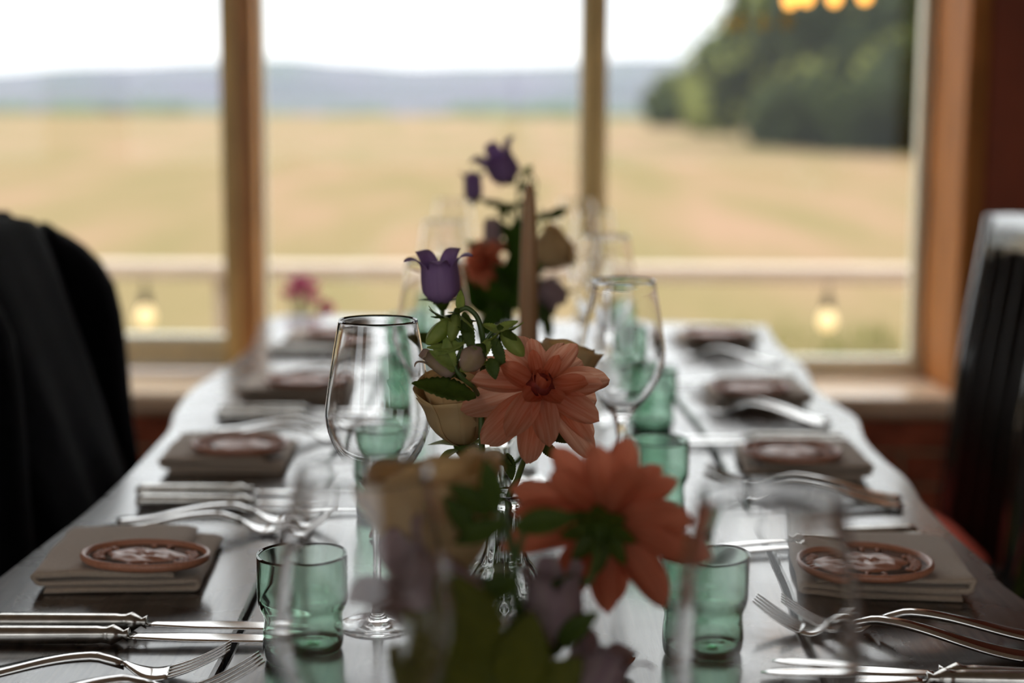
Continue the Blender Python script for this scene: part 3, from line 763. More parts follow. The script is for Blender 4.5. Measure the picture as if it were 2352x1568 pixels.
V3 = vase(1165, 965, 'clear bottle vase holding the far blurred bouquet with purple bellflowers')

# candle
cp = at(1213, 1120); cp = Vector(((1213 - CX) / F_PX * 1.80, 1.75, TZ))
o = thing('candlestick', 'short clear glass candlestick hidden behind the sharp dahlia', 'candlestick', cp)
part('base', lathe_vf(smooth_prof([(0, .001), (.03, 0), (.034, .002), (.030, .008), (.014, .016), (.009, .03), (.012, .045), (.009, .06), (.012, .075), (.017, .082), (.0172, .098), (.0145, .0985), (.0128, .097), (.0125, .0805), (0, .080)], 2), 40), M_['crystal'], o)
o = thing('taper_candle', 'tall beige taper candle rising beyond the sharp peach dahlia', 'candle', cp + Vector((0, 0, .081)))
part('body', lathe_vf([(0, 0), (.0118, 0), (.0118, .06), (.0108, .14), (.0093, .20), (.0078, .24), (.0055, .262), (.003, .268), (0, .269)], 28), M_['wax'], o)
part('wick', tube_vf([(0, 0, .266), (.0005, 0, .272), (.002, 0, .277)], .0008, 6), M_['wick'], o)

# ------------------------------------------------------------------ napkins and coasters
def napkin_mesh(mirror, seed):
    W, D = .155, .165
    path = []
    def arc(cx_, cz, r, a0, a1, n=6):
        for i in range(n + 1):
            a = a0 + (a1 - a0) * i / n; path.append((cx_ + r * cos(a), cz + r * sin(a)))
    path += [(-.062, .0030), (-.02, .0030), (.03, .0030), (.066, .0030)]
    arc(.070, .0065, .0035, -pi / 2, pi / 2)
    path += [(.04, .0100), (0, .0100), (-.04, .0100)]
    arc(-.066, .0145, .0045, -pi / 2, -3 * pi / 2)
    path += [(-.03, .0188), (.02, .0184), (.042, .0176), (.053, .0160)]
    n = len(path)
    def section(t):
        ring = []
        for s in (1, -1):
            for i in (range(n) if s > 0 else range(n - 1, -1, -1)):
                a, b = path[max(i - 1, 0)], path[min(i + 1, n - 1)]
                tx, tz = b[0] - a[0], b[1] - a[1]; L = sqrt(tx * tx + tz * tz)
                ring.append((path[i][0] + tz / L * t / 2 * s, path[i][1] - tx / L * t / 2 * s))
        return ring
    m = 2 * n; v = []
    ys_ = [-D / 2, -D / 2 + .0006, -D / 2 + .002] + [-D / 2 + D * q / 14 for q in range(1, 14)] + [D / 2 - .002, D / 2 - .0006, D / 2]
    ths = [.0016, .0040, .0054] + [.0056] * 13 + [.0054, .0040, .0016]; nd = len(ys_) - 1
    for j in range(nd + 1):
        y = ys_[j]
        for (x, z) in section(ths[j]):
            wob = .0042 * noise.noise(Vector((x * 20 + seed, y * 16, z * 40))) * (z / .018)
            zz = max(.0002, z + wob - (.004 * (z / .018) * (j / nd) ** 3))
            xx = x + .0035 * noise.noise(Vector((y * 18, z * 150 + seed, 0))) + .06 * (y) * (z - .01) / .02 * .35
            v.append(((-xx if mirror else xx), y + .004 * noise.noise(Vector((x * 20, z * 200, seed))) * (1 if j < 3 or j > nd - 3 else 0), zz))
    f = []
    for j in range(nd):
        for i in range(m):
            k = (i + 1) % m
            q = (j * m + i, j * m + k, (j + 1) * m + k, (j + 1) * m + i)
            f.append(q if mirror else q[::-1])
    f.append(tuple(range(m)) if not mirror else tuple(range(m - 1, -1, -1))); f.append(tuple(nd * m + i for i in (range(m - 1, -1, -1) if not mirror else range(m))))
    mb_ = MB(); mb_.v, mb_.f = v, f
    return mb_.mesh('napkin')
ROW = ['nearest', 'second nearest', 'third nearest', 'farthest']
NAP = {'coat side': [(300, 1303, .06), (528, 1056, .03), (672, 903, .0), (752, 790, .0)], 'red chair side': [(2022, 1318, -.10), (1842, 1072, -.05), (1738, 915, -.03), (1644, 785, 0)]}
COA = {'coat side': [(335, 1284, .120, .72), (552, 1026, .118, .86), (700, 876, .118, .9), (775, 766, .118, .9)], 'red chair side': [(1994, 1298, .116, .98), (1817, 1042, .120, .98), (1722, 893, .12, .98), (1640, 768, .12, .98)]}
lin = {False: napkin_mesh(False, 1.3), True: napkin_mesh(True, 4.1)}
for side in NAP:
    for i, (px, py, rz) in enumerate(NAP[side]):
        o = link('napkin', lin[side != 'coat side'], M_['linen']); p = at(px, py, 0)
        o.location = (p.x, p.y, TZ + .0002); o.rotation_euler = (0, 0, rz)
        tag(o, 'folded taupe linen napkin under a coaster, %s on the %s' % (ROW[i], side), 'napkin', 'folded napkins at the places')
def coaster(label):
    t = thing('coaster', label, 'coaster', group='terracotta coasters on the napkins')
    part('plate', lathe_vf([(0, 0), (.44, 0), (.485, .018), (.49, .030), (.0, .031)], 64), M_['glaze'], t)
    part('rim', lathe_vf([(.452, .030), (.466, .066), (.480, .073), (.494, .068), (.502, .045), (.500, .022), (.470, -.004), (.44, 0.0), (.452, .030)], 72), M_['terracotta'], t)
    def med(u, v):
        a = 2 * pi * u; r = .255 * v * (1 + .08 * sin(3 * a) + .05 * sin(7 * a))
        return cos(a) * r * 1.15, sin(a) * r * .98, .030 + .036 * (1 - v ** 6) * (.72 + .28 * sin(r * 46 + 2 * sin(a * 2)) * cos(a * 3))
    part('medallion', grid_vf(med, 64, 14, True), M_['terracotta'], t)
    groups_ = {'relief': MB(), 'left': MB(), 'marks': MB()}; rr = random.Random(2)
    for k in range(34):
        a = 2 * pi * k / 34
        if abs(cos(a)) < .80 and not (abs(sin(a)) > .90 and k % 2): continue
        r0, r1 = (.325, .40) if abs(cos(a)) > .5 else (.335, .375)
        L = []
        for q in range(7):
            r = r0 + (r1 - r0) * q / 6; aa = a + .045 * sin(q * 1.4 + k * 1.7)
            L.append((cos(aa) * r, sin(aa) * r, .036))
        groups_['marks' if abs(cos(a)) < .80 else 'relief' if cos(a) > 0 else 'left'].add(*tube_vf(L, [.014, .018, .013, .018, .014], 6))
    for q in ('relief', 'left', 'marks'):
        o = link('relief', groups_[q].mesh('relief'), M_['terracotta'], t); o['kind'] = 'stuff'
    return t
ck = None
for side in COA:
    for i, (px, py, w, asp) in enumerate(COA[side]):
        lab = ('oval' if asp < .8 else 'round') + ' terracotta coaster with raised rim and embossed relief, %s on the %s' % (ROW[i], side)
        if ck is None: ck = coaster(lab); o = ck
        else: o = copy_tree(ck)
        p = at(px, py, .0235)
        o.location = (p.x, p.y, TZ + .0232); o.scale = (w, w * asp, w * .9); o.rotation_euler = (0, 0, -.15 + .3 * ((i * 37) % 5) / 5); o['label'] = lab

# ------------------------------------------------------------------ cutlery
def strip_vf(st, n=10):
    """st: (x, half width, z, half thickness); rounded sections along x."""
    v, f = [], []
    for (x, w, z, h) in st:
        for s in range(n):
            a = 2 * pi * s / n; c, q = cos(a), sin(a)
            v.append((x, (abs(c) ** .7) * (1 if c > 0 else -1) * w, z + (abs(q) ** .8) * (1 if q > 0 else -1) * h))
    for i in range(len(st) - 1):
        for s in range(n):
            j = (s + 1) % n
            f.append((i * n + s, (i + 1) * n + s, (i + 1) * n + j, i * n + j))
    f.append(tuple(range(n))); f.append(tuple((len(st) - 1) * n + s for s in range(n - 1, -1, -1)))
    return v, f
def make_fork():
    t = thing('fork', 'fork', 'fork', group='silver forks at the places')
    hs = []
    for i in range(25):
        s = i / 24; x = .128 * s
        w = .0098 * (1 - s) ** .8 + .0030 + .0012 * exp(-((s - .93) / .05) ** 2)
        if i == 0: w = .006
        z = .0030 + .0135 * sin(pi * min(1, s * .62)) ** 2.2 - (.0045 * max(0, s - .86) / .14)
        hs.append((x, w, z, .0021 + .0012 * s))
    part('handle', strip_vf(hs), M_['steel'], t)
    zc = lambda s: .0118 - .0092 * sin(pi * .5 * min(1, s / .30)) if s < .30 else .0026 + .0185 * ((s - .30) / .70) ** 1.6
    hd = []
    for i in range(9):
        s = i / 8 * .42
        hd.append((.1275 + .072 * s, .0036 + .0092 * sin(pi * .5 * min(1, s / .26)) ** 1.5, zc(s), .0017))
    part('head', strip_vf(hd), M_['steel'], t)
    for k in range(4):
        y = -.0096 + .0064 * k
        tl = [(.1275 + .072 * (.38 + .62 * q / 8), .0021 - .0011 * (q / 8), zc(.38 + .62 * q / 8), .0012 - .0004 * q / 8) for q in range(9)]
        v, f = strip_vf(tl, 8); v = [(a, b + y, c) for a, b, c in v]
        part('tine', (v, f), M_['steel'], t)
    return t
def make_knife():
    t = thing('knife', 'knife', 'knife', group='silver knives at the places')
    hs = []
    for i in range(31):
        s = i / 30; x = .128 * s
        w = .0098 - .0020 * s; h = .0072 - .0008 * s
        if i == 0: w, h = .006, .004
        if .80 < s < .86: w += .0008 * sin((s - .80) / .06 * pi * 3); h += .0006 * sin((s - .8) / .06 * pi * 3)
        if s > .88: k = (s - .88) / .12; b = .0022 * sin(k * pi * 2.2); w = w * (1 - .25 * k) + b; h = h * (1 - .35 * k) + b * .8
        hs.append((x, w, .0076, h))
    v, f = strip_vf(hs, 24)
    # reeded grooves along the handle
    v = [(a, b * (1 - (.06 if (i % 24) % 2 else 0)), c) for i, (a, b, c) in enumerate(v)]
    part('handle', (v, f), M_['steel_old'], t)
    bs = []
    for i in range(16):
        s = i / 15; x = .1275 + .126 * s
        w = .0062 + .0042 * min(1, s * 3) - (.0088 * max(0, (s - .80) / .20) ** 2.0)
        bs.append((x, w, .0062 - .0022 * s, .0014 - .0006 * s))
    part('blade', strip_vf(bs, 12), M_['steel'], t)
    return t
fork_p, knife_p = make_fork(), make_knife()
fu = ku = False
def put_fork(tail, tip, label, from_tip=False):
    """Tail and tip as photograph pixels; the tip stands 2 cm above the table."""
    global fu
    a, b = at(*tail, .003), at(*tip, .020); d = b - a
    if from_tip: a = b - d.normalized() * .224
    o = place(fork_p, fu, (a.x, a.y, TZ + .0005), atan2(d.y, d.x), label); o.scale = (1.12, 1.12, 1.12); fu = True
def put_knife(end, tip, label, from_tip=False):
    global ku
    a, b = at(*end, .006), at(*tip, .004); d = (b - a).normalized()
    if from_tip: a = b - d * .2535
    o = place(knife_p, ku, (a.x, a.y, TZ + .0005), atan2(d.y, d.x), label); ku = True
L_, R_ = 'coat side', 'red chair side'
put_knife((-18, 1432), (690, 1440), 'silver knife with ornate handle at the nearest coat side napkin, upper of its pair')
put_knife((-70, 1462), (660, 1468), 'silver knife with ornate handle at the nearest coat side napkin, lower of its pair')
put_knife((314, 1131), (812, 1132), 'silver knife by the second nearest coat side napkin, upper of its pair')
put_knife((314, 1154), (806, 1160), 'silver knife by the second nearest coat side napkin, lower of its pair')
put_knife((505, 942), (900, 947), 'blurred silver knife by the third nearest coat side napkin, farther of its pair')
put_knife((497, 957), (895, 962), 'blurred silver knife by the third nearest coat side napkin, closer of its pair')
put_knife((625, 797), (930, 801), 'blurred silver knife by the farthest coat side napkin, farther of its pair')
put_knife((615, 806), (925, 811), 'blurred silver knife by the farthest coat side napkin, closer of its pair')
put_fork((-130, 1566), (530, 1494), 'fork at the near table corner, its tines pointing at the sharp tumbler', True)
put_fork((20, 1640), (600, 1520), 'fork cut off by the lower picture edge beside the sharp tumbler', True)
put_fork((236, 1214), (712, 1182), 'silver fork lying just beyond the nearest coat side napkin, closer of its pair')
put_fork((270, 1196), (745, 1160), 'silver fork lying just beyond the nearest coat side napkin, farther of its pair')
put_fork((468, 1002), (858, 980), 'silver fork lying just beyond the second coat side napkin, closer of its pair')
put_fork((490, 988), (880, 966), 'silver fork lying just beyond the second coat side napkin, farther of its pair')
put_fork((600, 858), (905, 846), 'blurred silver fork just beyond the third coat side napkin')
put_fork((2380, 1512), (1730, 1386), 'silver fork below the nearest red chair side napkin, closer of the crossed pair', True)
put_fork((2350, 1466), (1800, 1386), 'silver fork below the nearest red chair side napkin, farther of the crossed pair', True)
put_fork((2075, 1165), (1596, 1090), 'silver fork below the second red chair side napkin, closer of its pair')
put_fork((2070, 1146), (1640, 1075), 'silver fork below the second red chair side napkin, farther of its pair')
put_fork((1905, 978), (1552, 905), 'blurred fork below the third red chair side napkin, closer of its pair')
put_fork((1900, 968), (1580, 896), 'blurred fork below the third red chair side napkin, farther of its pair')
put_fork((1790, 836), (1500, 785), 'blurred fork below the farthest red chair side napkin')
put_knife((2132, 1243), (1640, 1262), 'silver knife lying just beyond the nearest red chair side napkin, closer of its pair')
put_knife((2105, 1226), (1640, 1244), 'silver knife lying just beyond the nearest red chair side napkin, farther of its pair')
put_knife((1950, 1022), (1556, 1018), 'silver knife lying just beyond the second red chair side napkin, closer of its pair')
put_knife((1935, 1010), (1552, 1006), 'silver knife lying just beyond the second red chair side napkin, farther of its pair')
put_knife((1822, 872), (1520, 878), 'blurred knife with bright blade just beyond the third red chair side napkin')
put_knife((1735, 762), (1505, 766), 'blurred knife just beyond the farthest red chair side napkin')
put_knife((2560, 1575), (1772, 1530), 'silver knife tip showing at the lower edge beside the blurred wine glass', True)
put_knife((2560, 1572), (1745, 1562), 'silver knife lying along the lower picture edge before the blurred wine glass', True)

# ------------------------------------------------------------------ flowers
def petal_vf(L, W, cup=.25, curl=.15, tipw=.55, nu=10, nv=10, ripple=.0):
    def w(v): return W * .5 * (.16 * (1 - v) + 1.62 * v ** .75 * (1 - v) ** tipw)
    def fn(u, v):
        q = u * 2 - 1; ww = w(v) if v < 1 else 0.0
        z = cup * q * q * ww * 2 * (1 - .3 * v) + curl * L * v * v + ripple * sin(q * 7) * v * (1 - v) * 4
        return q * ww * (1 - .10 * abs(cup)), L * v, z
    return grid_vf(fn, nu, nv)
def leaf_vf(L, W, droop=.2, fold=.25, serr=.0, nv=16):
    def fn(u, v):
        q = u * 2 - 1; ww = W * .5 * (sin(pi * v ** .85) ** .85 if 0 < v < 1 else 0) + .0004
        if serr: ww *= 1 + serr * (1 if int(v * 24) % 2 else -1) * abs(q)
        return q * ww, L * v, fold * abs(q) * ww - droop * L * v * v + .02 * W * sin(v * 40) * abs(q)
    return grid_vf(fn, 6, nv)
def mesh_of(vf, name): return MB().add(*vf).mesh(name)
def solid(o, th): 
    md = o.modifiers.new('thickness', 'SOLIDIFY'); md.thickness = th; md.offset = 0; return o
def look(face, up=Vector((0, 0, 1))):
    z = Vector(face).normalized(); x = up.cross(z).normalized(); y = z.cross(x)
    return Matrix((x, y, z)).transposed().to_4x4()

PET = {k: mesh_of(petal_vf(*a), 'petal') for k, a in {
    'outer': (.062, .039, .30, -.02, .62, 10, 12, .0009), 'mid': (.045, .032, .34, .10, .62, 10, 11, .0008), 'in': (.040, .025, .36, .18, .55, 6, 9, .0004), 'core': (.024, .017, .5, .3, .6, 6, 8, 0)}.items()}
def dahlia(label, c, face, root, m, scale=1.0, seed=1, roots=None, back=False, group='dahlias in the bouquets', lay=None, short=0.0):
    """c: centre of the bloom; face: the way it looks; root: where the stem stands in its vase."""
    rr = random.Random(seed); root = Vector(root)
    t = thing('dahlia', label, 'flower', root, group=group)
    MI = Matrix.Translation(-root) @ Matrix.Translation(c) @ look(face) @ Matrix.Scale(scale, 4)
    lay = lay or [('outer', 9, -.16, .006, .0), ('outer', 8, .14, .008, .35), ('mid', 8, .42, .008, .1), ('in', 7, .80, .007, .3), ('core', 6, 1.15, .004, .1)]
    for kind, n, tilt, r0, ph in lay:
        for k in range(n):
            a = 2 * pi * (k + ph) / n + rr.uniform(-.16, .16)
            s = rr.uniform(.86, 1.08) * (1 - short * max(0, cos(a)))
            Mx = MI @ Matrix.Rotation(a, 4, 'Z') @ Matrix.Translation((0, r0, .002 if kind == 'outer' else .006)) @ Matrix.Rotation(tilt + rr.uniform(-.14, .14), 4, 'X') @ Matrix.Rotation(rr.uniform(-.25, .25), 4, 'Y') @ Matrix.Scale(s, 4)
            if not PET[kind].materials: PET[kind].materials.append(m)
            o = link('petal', PET[kind], None, t, Mx)
            o.material_slots[0].link = 'OBJECT'; o.material_slots[0].material = M_['peach_deep'] if kind in ('in', 'core') else m  # inner petals deeper coral by nature, and darkened in colour for self-shadow
    part('heart', lathe_vf([(0, .0), (.010, .002), (.011, .010), (.007, .017), (0, .019)], 14, lambda r, z, k, a: r * (1 + .15 * sin(5 * a + z * 400))), M_['heart'], t, MI)
    for k in range(8):
        a = 2 * pi * k / 8
        v, f = leaf_vf(.020 if not back else .026, .009 if not back else .012, .2, .2, 0, 6)
        part('sepal', (v, f), M_['leaf'], t, MI @ Matrix.Rotation(a, 4, 'Z') @ Matrix.Translation((0, .003, -.007)) @ Matrix.Rotation(-.30, 4, 'X'))
    part('receptacle', lathe_vf([(0, -.016), (.004, -.015), (.010, -.007), (.012, .001), (0, .003)], 14), M_['leaf'], t, MI)
    f3 = Vector(face).normalized(); b0 = Vector(c) - f3 * .012 * scale
    pts = [Vector((0, 0, .012)), (b0 - root) * .5 + Vector((0, 0, .02)) - f3 * .012, b0 - root - f3 * .03 + Vector((0, 0, -.012)), b0 - root]
    if roots: pts = [Vector(p) - root for p in roots] + [b0 - root - f3 * .03 + Vector((0, 0, -.012)), b0 - root]
    part('stem', tube_vf(catmull(pts, 7), [.0026, .0024, .0023], 8), M_['stem'], t)
    return t, MI

ROSE = {}
def rose(label, c, face, root, m, scale=1.0, seed=1, roots=None, open_=.0, group='cream roses in the bouquets'):
    rr = random.Random(seed); root = Vector(root)
    t = thing('rose', label, 'flower', root, group=group)
    MI = Matrix.Translation(-root) @ Matrix.Translation(c) @ look(face) @ Matrix.Scale(scale, 4)
    # goblet bloom along +z from z = -.028 (base) to about .028
    def shell(r, h0, h1, span, flare, ruf):
        def fn(u, v):
            a = (u - .5) * span
            edge = 1 - .10 * (abs(u - .5) * 2) ** 3
            z = h0 + (h1 * edge - h0) * v + ruf * sin(a * 5) * v * v
            rad = r * (sin(pi * .5 * min(1, (v + .05) * 1.55)) ** .75) * (1 + flare * max(0, v - .55) ** 1.5) * (1 - .10 * (1 - abs(u - .5) * 2) * 0)
            rad *= (1 - .35 * max(0, v - .62) * (0 if flare > 0 else 1))
            return rad * sin(a), -rad * cos(a), z
        return grid_vf(fn, 12, 10)
    lay = [(.008, .020, 2, 3.6, 0), (.014, .024, 3, 2.6, 0), (.020, .027, 4, 2.2, 0), (.025, .028, 5, 1.9, .3 + open_), (.029, .024, 5, 1.7, .9 + open_ * 2)]
    for r, h1, n, span, fl_ in lay:
        for k in range(n):
            v, f = shell(r * rr.uniform(.95, 1.05), -.028 + .002 * rr.random(), h1 + rr.uniform(-.003, .003), span, fl_, .0012)
            solid(part('petal', (v, f), m, t, MI @ Matrix.Rotation(2 * pi * (k + rr.uniform(-.1, .1)) / n + r * 90, 4, 'Z')), .0006)
    part('hip', lathe_vf([(0, -.042), (.004, -.041), (.008, -.034), (.009, -.029), (.006, -.0255), (0, -.025)], 14), M_['leaf'], t, MI)
    for k in range(5):
        v, f = leaf_vf(.026, .009, .35, .2, 0, 8)
        part('sepal', (v, f), M_['leaf_lt'], t, MI @ Matrix.Rotation(2 * pi * k / 5 + .3, 4, 'Z') @ Matrix.Translation((0, .006, -.030)) @ Matrix.Rotation(.25, 4, 'X'))
    f3 = Vector(face).normalized(); b0 = Vector(c) - f3 * .041 * scale
    pts = [Vector((0, 0, .012)), (b0 - root) * .5 + Vector((0, 0, .01)), b0 - root - f3 * .02, b0 - root]
    if roots: pts = [Vector(p) - root for p in roots] + [b0 - root - f3 * .02, b0 - root]
    part('stem', tube_vf(catmull(pts, 7), .0023, 8), M_['stem'], t)
    return t

def bell_vf(L, r, flare=.55, lobes=5, notch=.34, nu=80, nv=16, ph=0):
    def fn(u, v):
        a = 2 * pi * u; lb = 1 - (2 * abs((a * lobes / (2 * pi)) % 1 - .5)) ** 1.5            # 1 at lobe middle, 0 at notch
        ext = 1 - notch * (1 - lb)
        s = v * ext
        rad = r * (.30 + .70 * sin(pi / 2 * min(1, s / .26)) ** .8) * (1 + .10 * sin(pi * min(1, s / .75)))
        if s > .66: rad *= 1 + flare * ((s - .66) / .34) ** 1.6
        rad *= 1 + .025 * cos(a * lobes + 2 * ph)
        zz = L * s - (L * .16 * ((s - .82) / .18) ** 2 if s > .82 else 0)
        return rad * cos(a), rad * sin(a), zz
    return grid_vf(fn, nu, nv, True)
def add_bell(t, c, d, L, r, m, flare=.55, spin=0, root=None, th=.0006):
    """A bell whose base is at c and whose mouth opens along d, with a calyx as its sub-part."""
    root = Vector(t.location)
    Mx = Matrix.Translation(-root) @ M3(c, d, spin)
    b = solid(part('bell', bell_vf(L, r, flare), m, t, Mx), th)
    mb_ = MB()
    mb_.add(*lathe_vf([(0, -.006), (.003, -.006), (r * .42, -.001), (r * .46, .003), (r * .3, .004)], 12))
    for k in range(5):
        v, f = leaf_vf(.016, .008, .3, .2, 0, 6)
        mb_.add(v, f, Matrix.Rotation(2 * pi * k / 5, 4, 'Z') @ Matrix.Translation((0, r * .34, 0)) @ Matrix.Rotation(.55, 4, 'X'))
    link('calyx', mb_.mesh('calyx'), M_['leaf'], b)
    return b
def add_bud(t, c, d, L, r, m, spin=0, sep=5, sl=.018, splay=.75):
    root = Vector(t.location); Mx = Matrix.Translation(-root) @ M3(c, d, spin)
    b = part('bud', lathe_vf(smooth_prof([(0, 0), (r * .6, L * .08), (r * .95, L * .35), (r, L * .55), (r * .75, L * .8), (r * .3, L * .96), (0, L)], 2), 15, lambda rr_, z, k, a: rr_ * (1 + .10 * cos(5 * a + z * 60))), m, t, Mx)
    for k in range(sep):
        rr = random.Random(k * 7 + int(c[0] * 9999))
        v, f = leaf_vf(sl * rr.uniform(.7, 1.1), sl * .30, rr.uniform(-.2, .5), .3, .06, 10)
        solid(part('sepal', (v, f), M_['leaf_lt'] if k % 2 else M_['leaf'], b, Matrix.Rotation(2 * pi * k / sep, 4, 'Z') @ Matrix.Translation((0, r * .25, 0)) @ Matrix.Rotation(splay + rr.uniform(-.4, .3), 4, 'X')), .0004)
    part('receptacle', lathe_vf([(0, -.004), (.002, -.004), (r * .6, .0), (r * .62, L * .12), (0, L * .14)], 12), M_['leaf'], b)
    return b
def add_leaf(t, c, d, L, W, m=None, normal=(0, 0, 1), droop=.15, fold=.25, serr=.07):
    """A leaf from c along d whose upper side faces roughly normal."""
    root = Vector(t.location); y = Vector(d).normalized(); n = Vector(normal); x = y.cross(n).normalized(); z = x.cross(y)
    Mx = Matrix.Translation(Vector(c) - root) @ Matrix((x, y, z)).transposed().to_4x4()
    o = solid(part('leaf', leaf_vf(L, W, droop, fold, serr, 24), m or M_['leaf'], t, Mx), .0005)
    mr = [(0, L * q / 8, -droop * L * (q / 8) ** 2 - .0006) for q in range(9)]
    part('midrib', tube_vf(mr, [.0010, .0003], 5), M_['leaf_lt'], o)
    return o
def add_stem(t, pts, r=.0022, r2=None):
    root = Vector(t.location)
    return part('stem', tube_vf(catmull([Vector(p) - root for p in pts], 7), [r, r2 if r2 else r * .8], 8), M_['stem'], t)
def bellflower(label, root, cat='flower'):
    return thing('bellflower', label, cat, root, group='bellflower stems in the bouquets')

TO = lambda px, py, y: atd(px, py, y)
# --- bouquet in focus
F2 = 1.20
r2 = V2 + Vector((.004, .002, .010))
dahlia('large sharp peach dahlia facing the camera', TO(1240, 893, F2 - .005), (.08, -1, .66), r2, M_['peach'], .97, 5, short=.30, lay=[('outer', 8, -.48, .006, .0), ('outer', 7, -.24, .008, .4), ('mid', 8, .12, .008, .1), ('in', 6, .78, .007, .3), ('core', 6, 1.15, .004, .1)], roots=[r2, TO(1165, 1180, V2.y), TO(1192, 1090, V2.y + .005)])
r2r = V2 + Vector((-.006, .004, .010))
rose('cream rose tucked behind the sharp peach dahlia', TO(1058, 948, F2 + .045), (-.10, -.25, 1), r2r, M_['cream_petal'], 1.0, 3, roots=[r2r, TO(1140, 1190, V2.y + .005), TO(1120, 1115, V2.y + .01)])
r2c = V2b + Vector((.002, .0, .010))
rose('cream rose mostly hidden behind the upper petals of the sharp dahlia', TO(1296, 852, 1.36), (.2, .2, 1), r2c, M_['cream_petal'], .85, 8, roots=[r2c, TO(1140, 1200, V2b.y), TO(1170, 1080, V2b.y)])
# nodding stem of green buds
r2b = V2 + Vector((-.002, -.006, .010))
t = bellflower('sharp nodding stem of green hairy bellflower buds beside the peach dahlia', r2b)
D = F2 - .02
add_stem(t, [r2b, TO(1140, 1190, D + .015), TO(1112, 1090, D + .02), TO(1106, 980, D + .035), TO(1108, 880, D + .03), TO(1110, 815, D + .01), TO(1108, 770, D), TO(1096, 728, D), TO(1072, 707, D), TO(1052, 715, D)], .0027, .0019)
add_stem(t, [TO(1104, 918, D + .032), TO(1088, 890, D + .01), TO(1062, 868, D), TO(1046, 840, D), TO(1060, 800, D), TO(1058, 770, D)], .0019)
add_stem(t, [TO(1108, 800, D), TO(1128, 765, D), TO(1150, 755, D + .005)], .0016)
add_stem(t, [TO(1060, 790, D), TO(1040, 770, D), TO(1025, 748, D)], .0015)
up = Vector((0, 0, 1)); right_v = Vector((1, 0, 0)); to = Vector((0, -1, 0))
add_bud(t, TO(1036, 733, D), (-.75, -.3, -.75), .027, .0062, M_['leaf_lt'], 0, 6, .022, .55)
add_bud(t, TO(1048, 720, D - .004), (-.2, -.4, -1), .022, .005, M_['leaf_lt'], 1, 5, .022, .4)
add_bud(t, TO(1104, 800, D - .006), (-.55, -.5, -.62), .023, .0092, M_['blush'], 2, 5, .015, .8)
add_bud(t, TO(1152, 757, D), (.62, -.3, -.70), .027, .0062, M_['leaf_lt'], 3, 6, .020, .6)
add_leaf(t, TO(1056, 716, D), (.05, 0, 1), .017, .006, M_['leaf_lt'], to, -.3)
add_leaf(t, TO(1066, 716, D), (.22, -.35, -1), .033, .010, M_['leaf'], (-.3, -1, .2), .05)
add_leaf(t, TO(1130, 762, D), (.95, -.2, .42), .022, .0075, M_['leaf_lt'], (-.2, -1, 1), .0)
add_leaf(t, TO(1128, 775, D), (-.5, -.5, -.8), .026, .008, M_['leaf_lt'], (.3, -1, .3), .1)
add_leaf(t, TO(1132, 770, D), (.35, -.3, -1), .028, .0085, M_['leaf'], (0, -1, .3), .1)
add_leaf(t, TO(1076, 778, D), (-.9, -.2, -.40), .030, .0085, M_['leaf_lt'], (0, -1, 1), .05)
add_leaf(t, TO(1064, 800, D), (-1, -.2, .08), .028, .007, M_['leaf_lt'], (0, -1, 1), .05)
add_leaf(t, TO(1108, 745, D), (.9, .2, -.35), .024, .007, M_['leaf_lt'], (0, -1, 1), .1)
add_leaf(t, TO(1050, 845, D), (-.65, -.3, .5), .026, .010, M_['leaf_lt'], (0, -1, .6), .1)
add_leaf(t, TO(1056, 850, D), (.7, -.4, .35), .024, .008, M_['leaf_lt'], (0, -1, .6), .2)
add_leaf(t, TO(1040, 855, D), (-.2, -.2, 1), .030, .010, M_['leaf_lt'], (0, -1, .3), .1)
add_leaf(t, TO(1094, 912, D - .004), (-1, -.22, .30), .051, .021, M_['leaf'], (.25, -.75, 1), .06, .2)
add_leaf(t, TO(1126, 822, D - .008), (.25, -.5, -.8), .016, .010, M_['leaf'], (0, -1, .5), .3)
add_bell(t, TO(1052, 858, D + .012), (-.80, -.1, .62), .036, .0085, M_['blush'], .9, .4)
for (px, py, dx, dz) in ((1120, 1040, .6, -.25), (1120, 1050, -.4, -.5), (1250, 985, 1, -.5), (1238, 1015, .8, -.6), (1165, 1040, .2, -1)):
    add_leaf(t, TO(px, py, F2 + .02), (dx, -.2, dz), .022, .009, M_['leaf'], (0, -1, .4), .1)
# solitary purple bell
r2d = V2b + Vector((-.004, .003, .010))
t = bellflower('solitary purple bellflower opening upward left of the candle', r2d)
D4 = 1.36
add_stem(t, [r2d, TO(1130, 1190, V2b.y), TO(1105, 1070, V2b.y - .01), TO(1060, 900, D4), TO(1022, 780, D4), TO(1016, 712, D4)], .0024)
add_bell(t, TO(1016, 696, D4), (-.08, -.14, 1), .050, .0150, M_['purple'], 1.15, .88)
add_leaf(t, TO(1022, 790, D4), (-.8, 0, .25), .030, .012, M_['leaf'], (0, -1, 1), .1)

# --- far bouquet
D3 = V3.y
def r3(dx, dy): return V3 + Vector((dx, dy, .010))
neck3 = V3 + Vector((0, 0, .135))
t = bellflower('tall far bellflower stem with two purple bells and buds behind the candle', r3(.002, .002))
add_stem(t, [r3(.002, .002), neck3, TO(1180, 640, D3), TO(1192, 520, D3), TO(1190, 440, D3), TO(1196, 405, D3)], .0024)
add_stem(t, [TO(1192, 520, D3), TO(1160, 470, D3), TO(1100, 458, D3)], .003)
add_stem(t, [TO(1194, 430, D3), TO(1215, 398, D3), TO(1232, 420, D3), TO(1228, 445, D3)], .0015)
add_stem(t, [TO(1192, 530, D3), TO(1225, 510, D3), TO(1262, 492, D3)], .003)
add_bell(t, TO(1172, 415, D3), (-.48, -.35, .80), .058, .0195, M_['purple'], 1.0, .7)
add_bell(t, TO(1088, 462, D3 + .03), (-.05, -.1, 1), .046, .0115, M_['purple'], .8, .2)
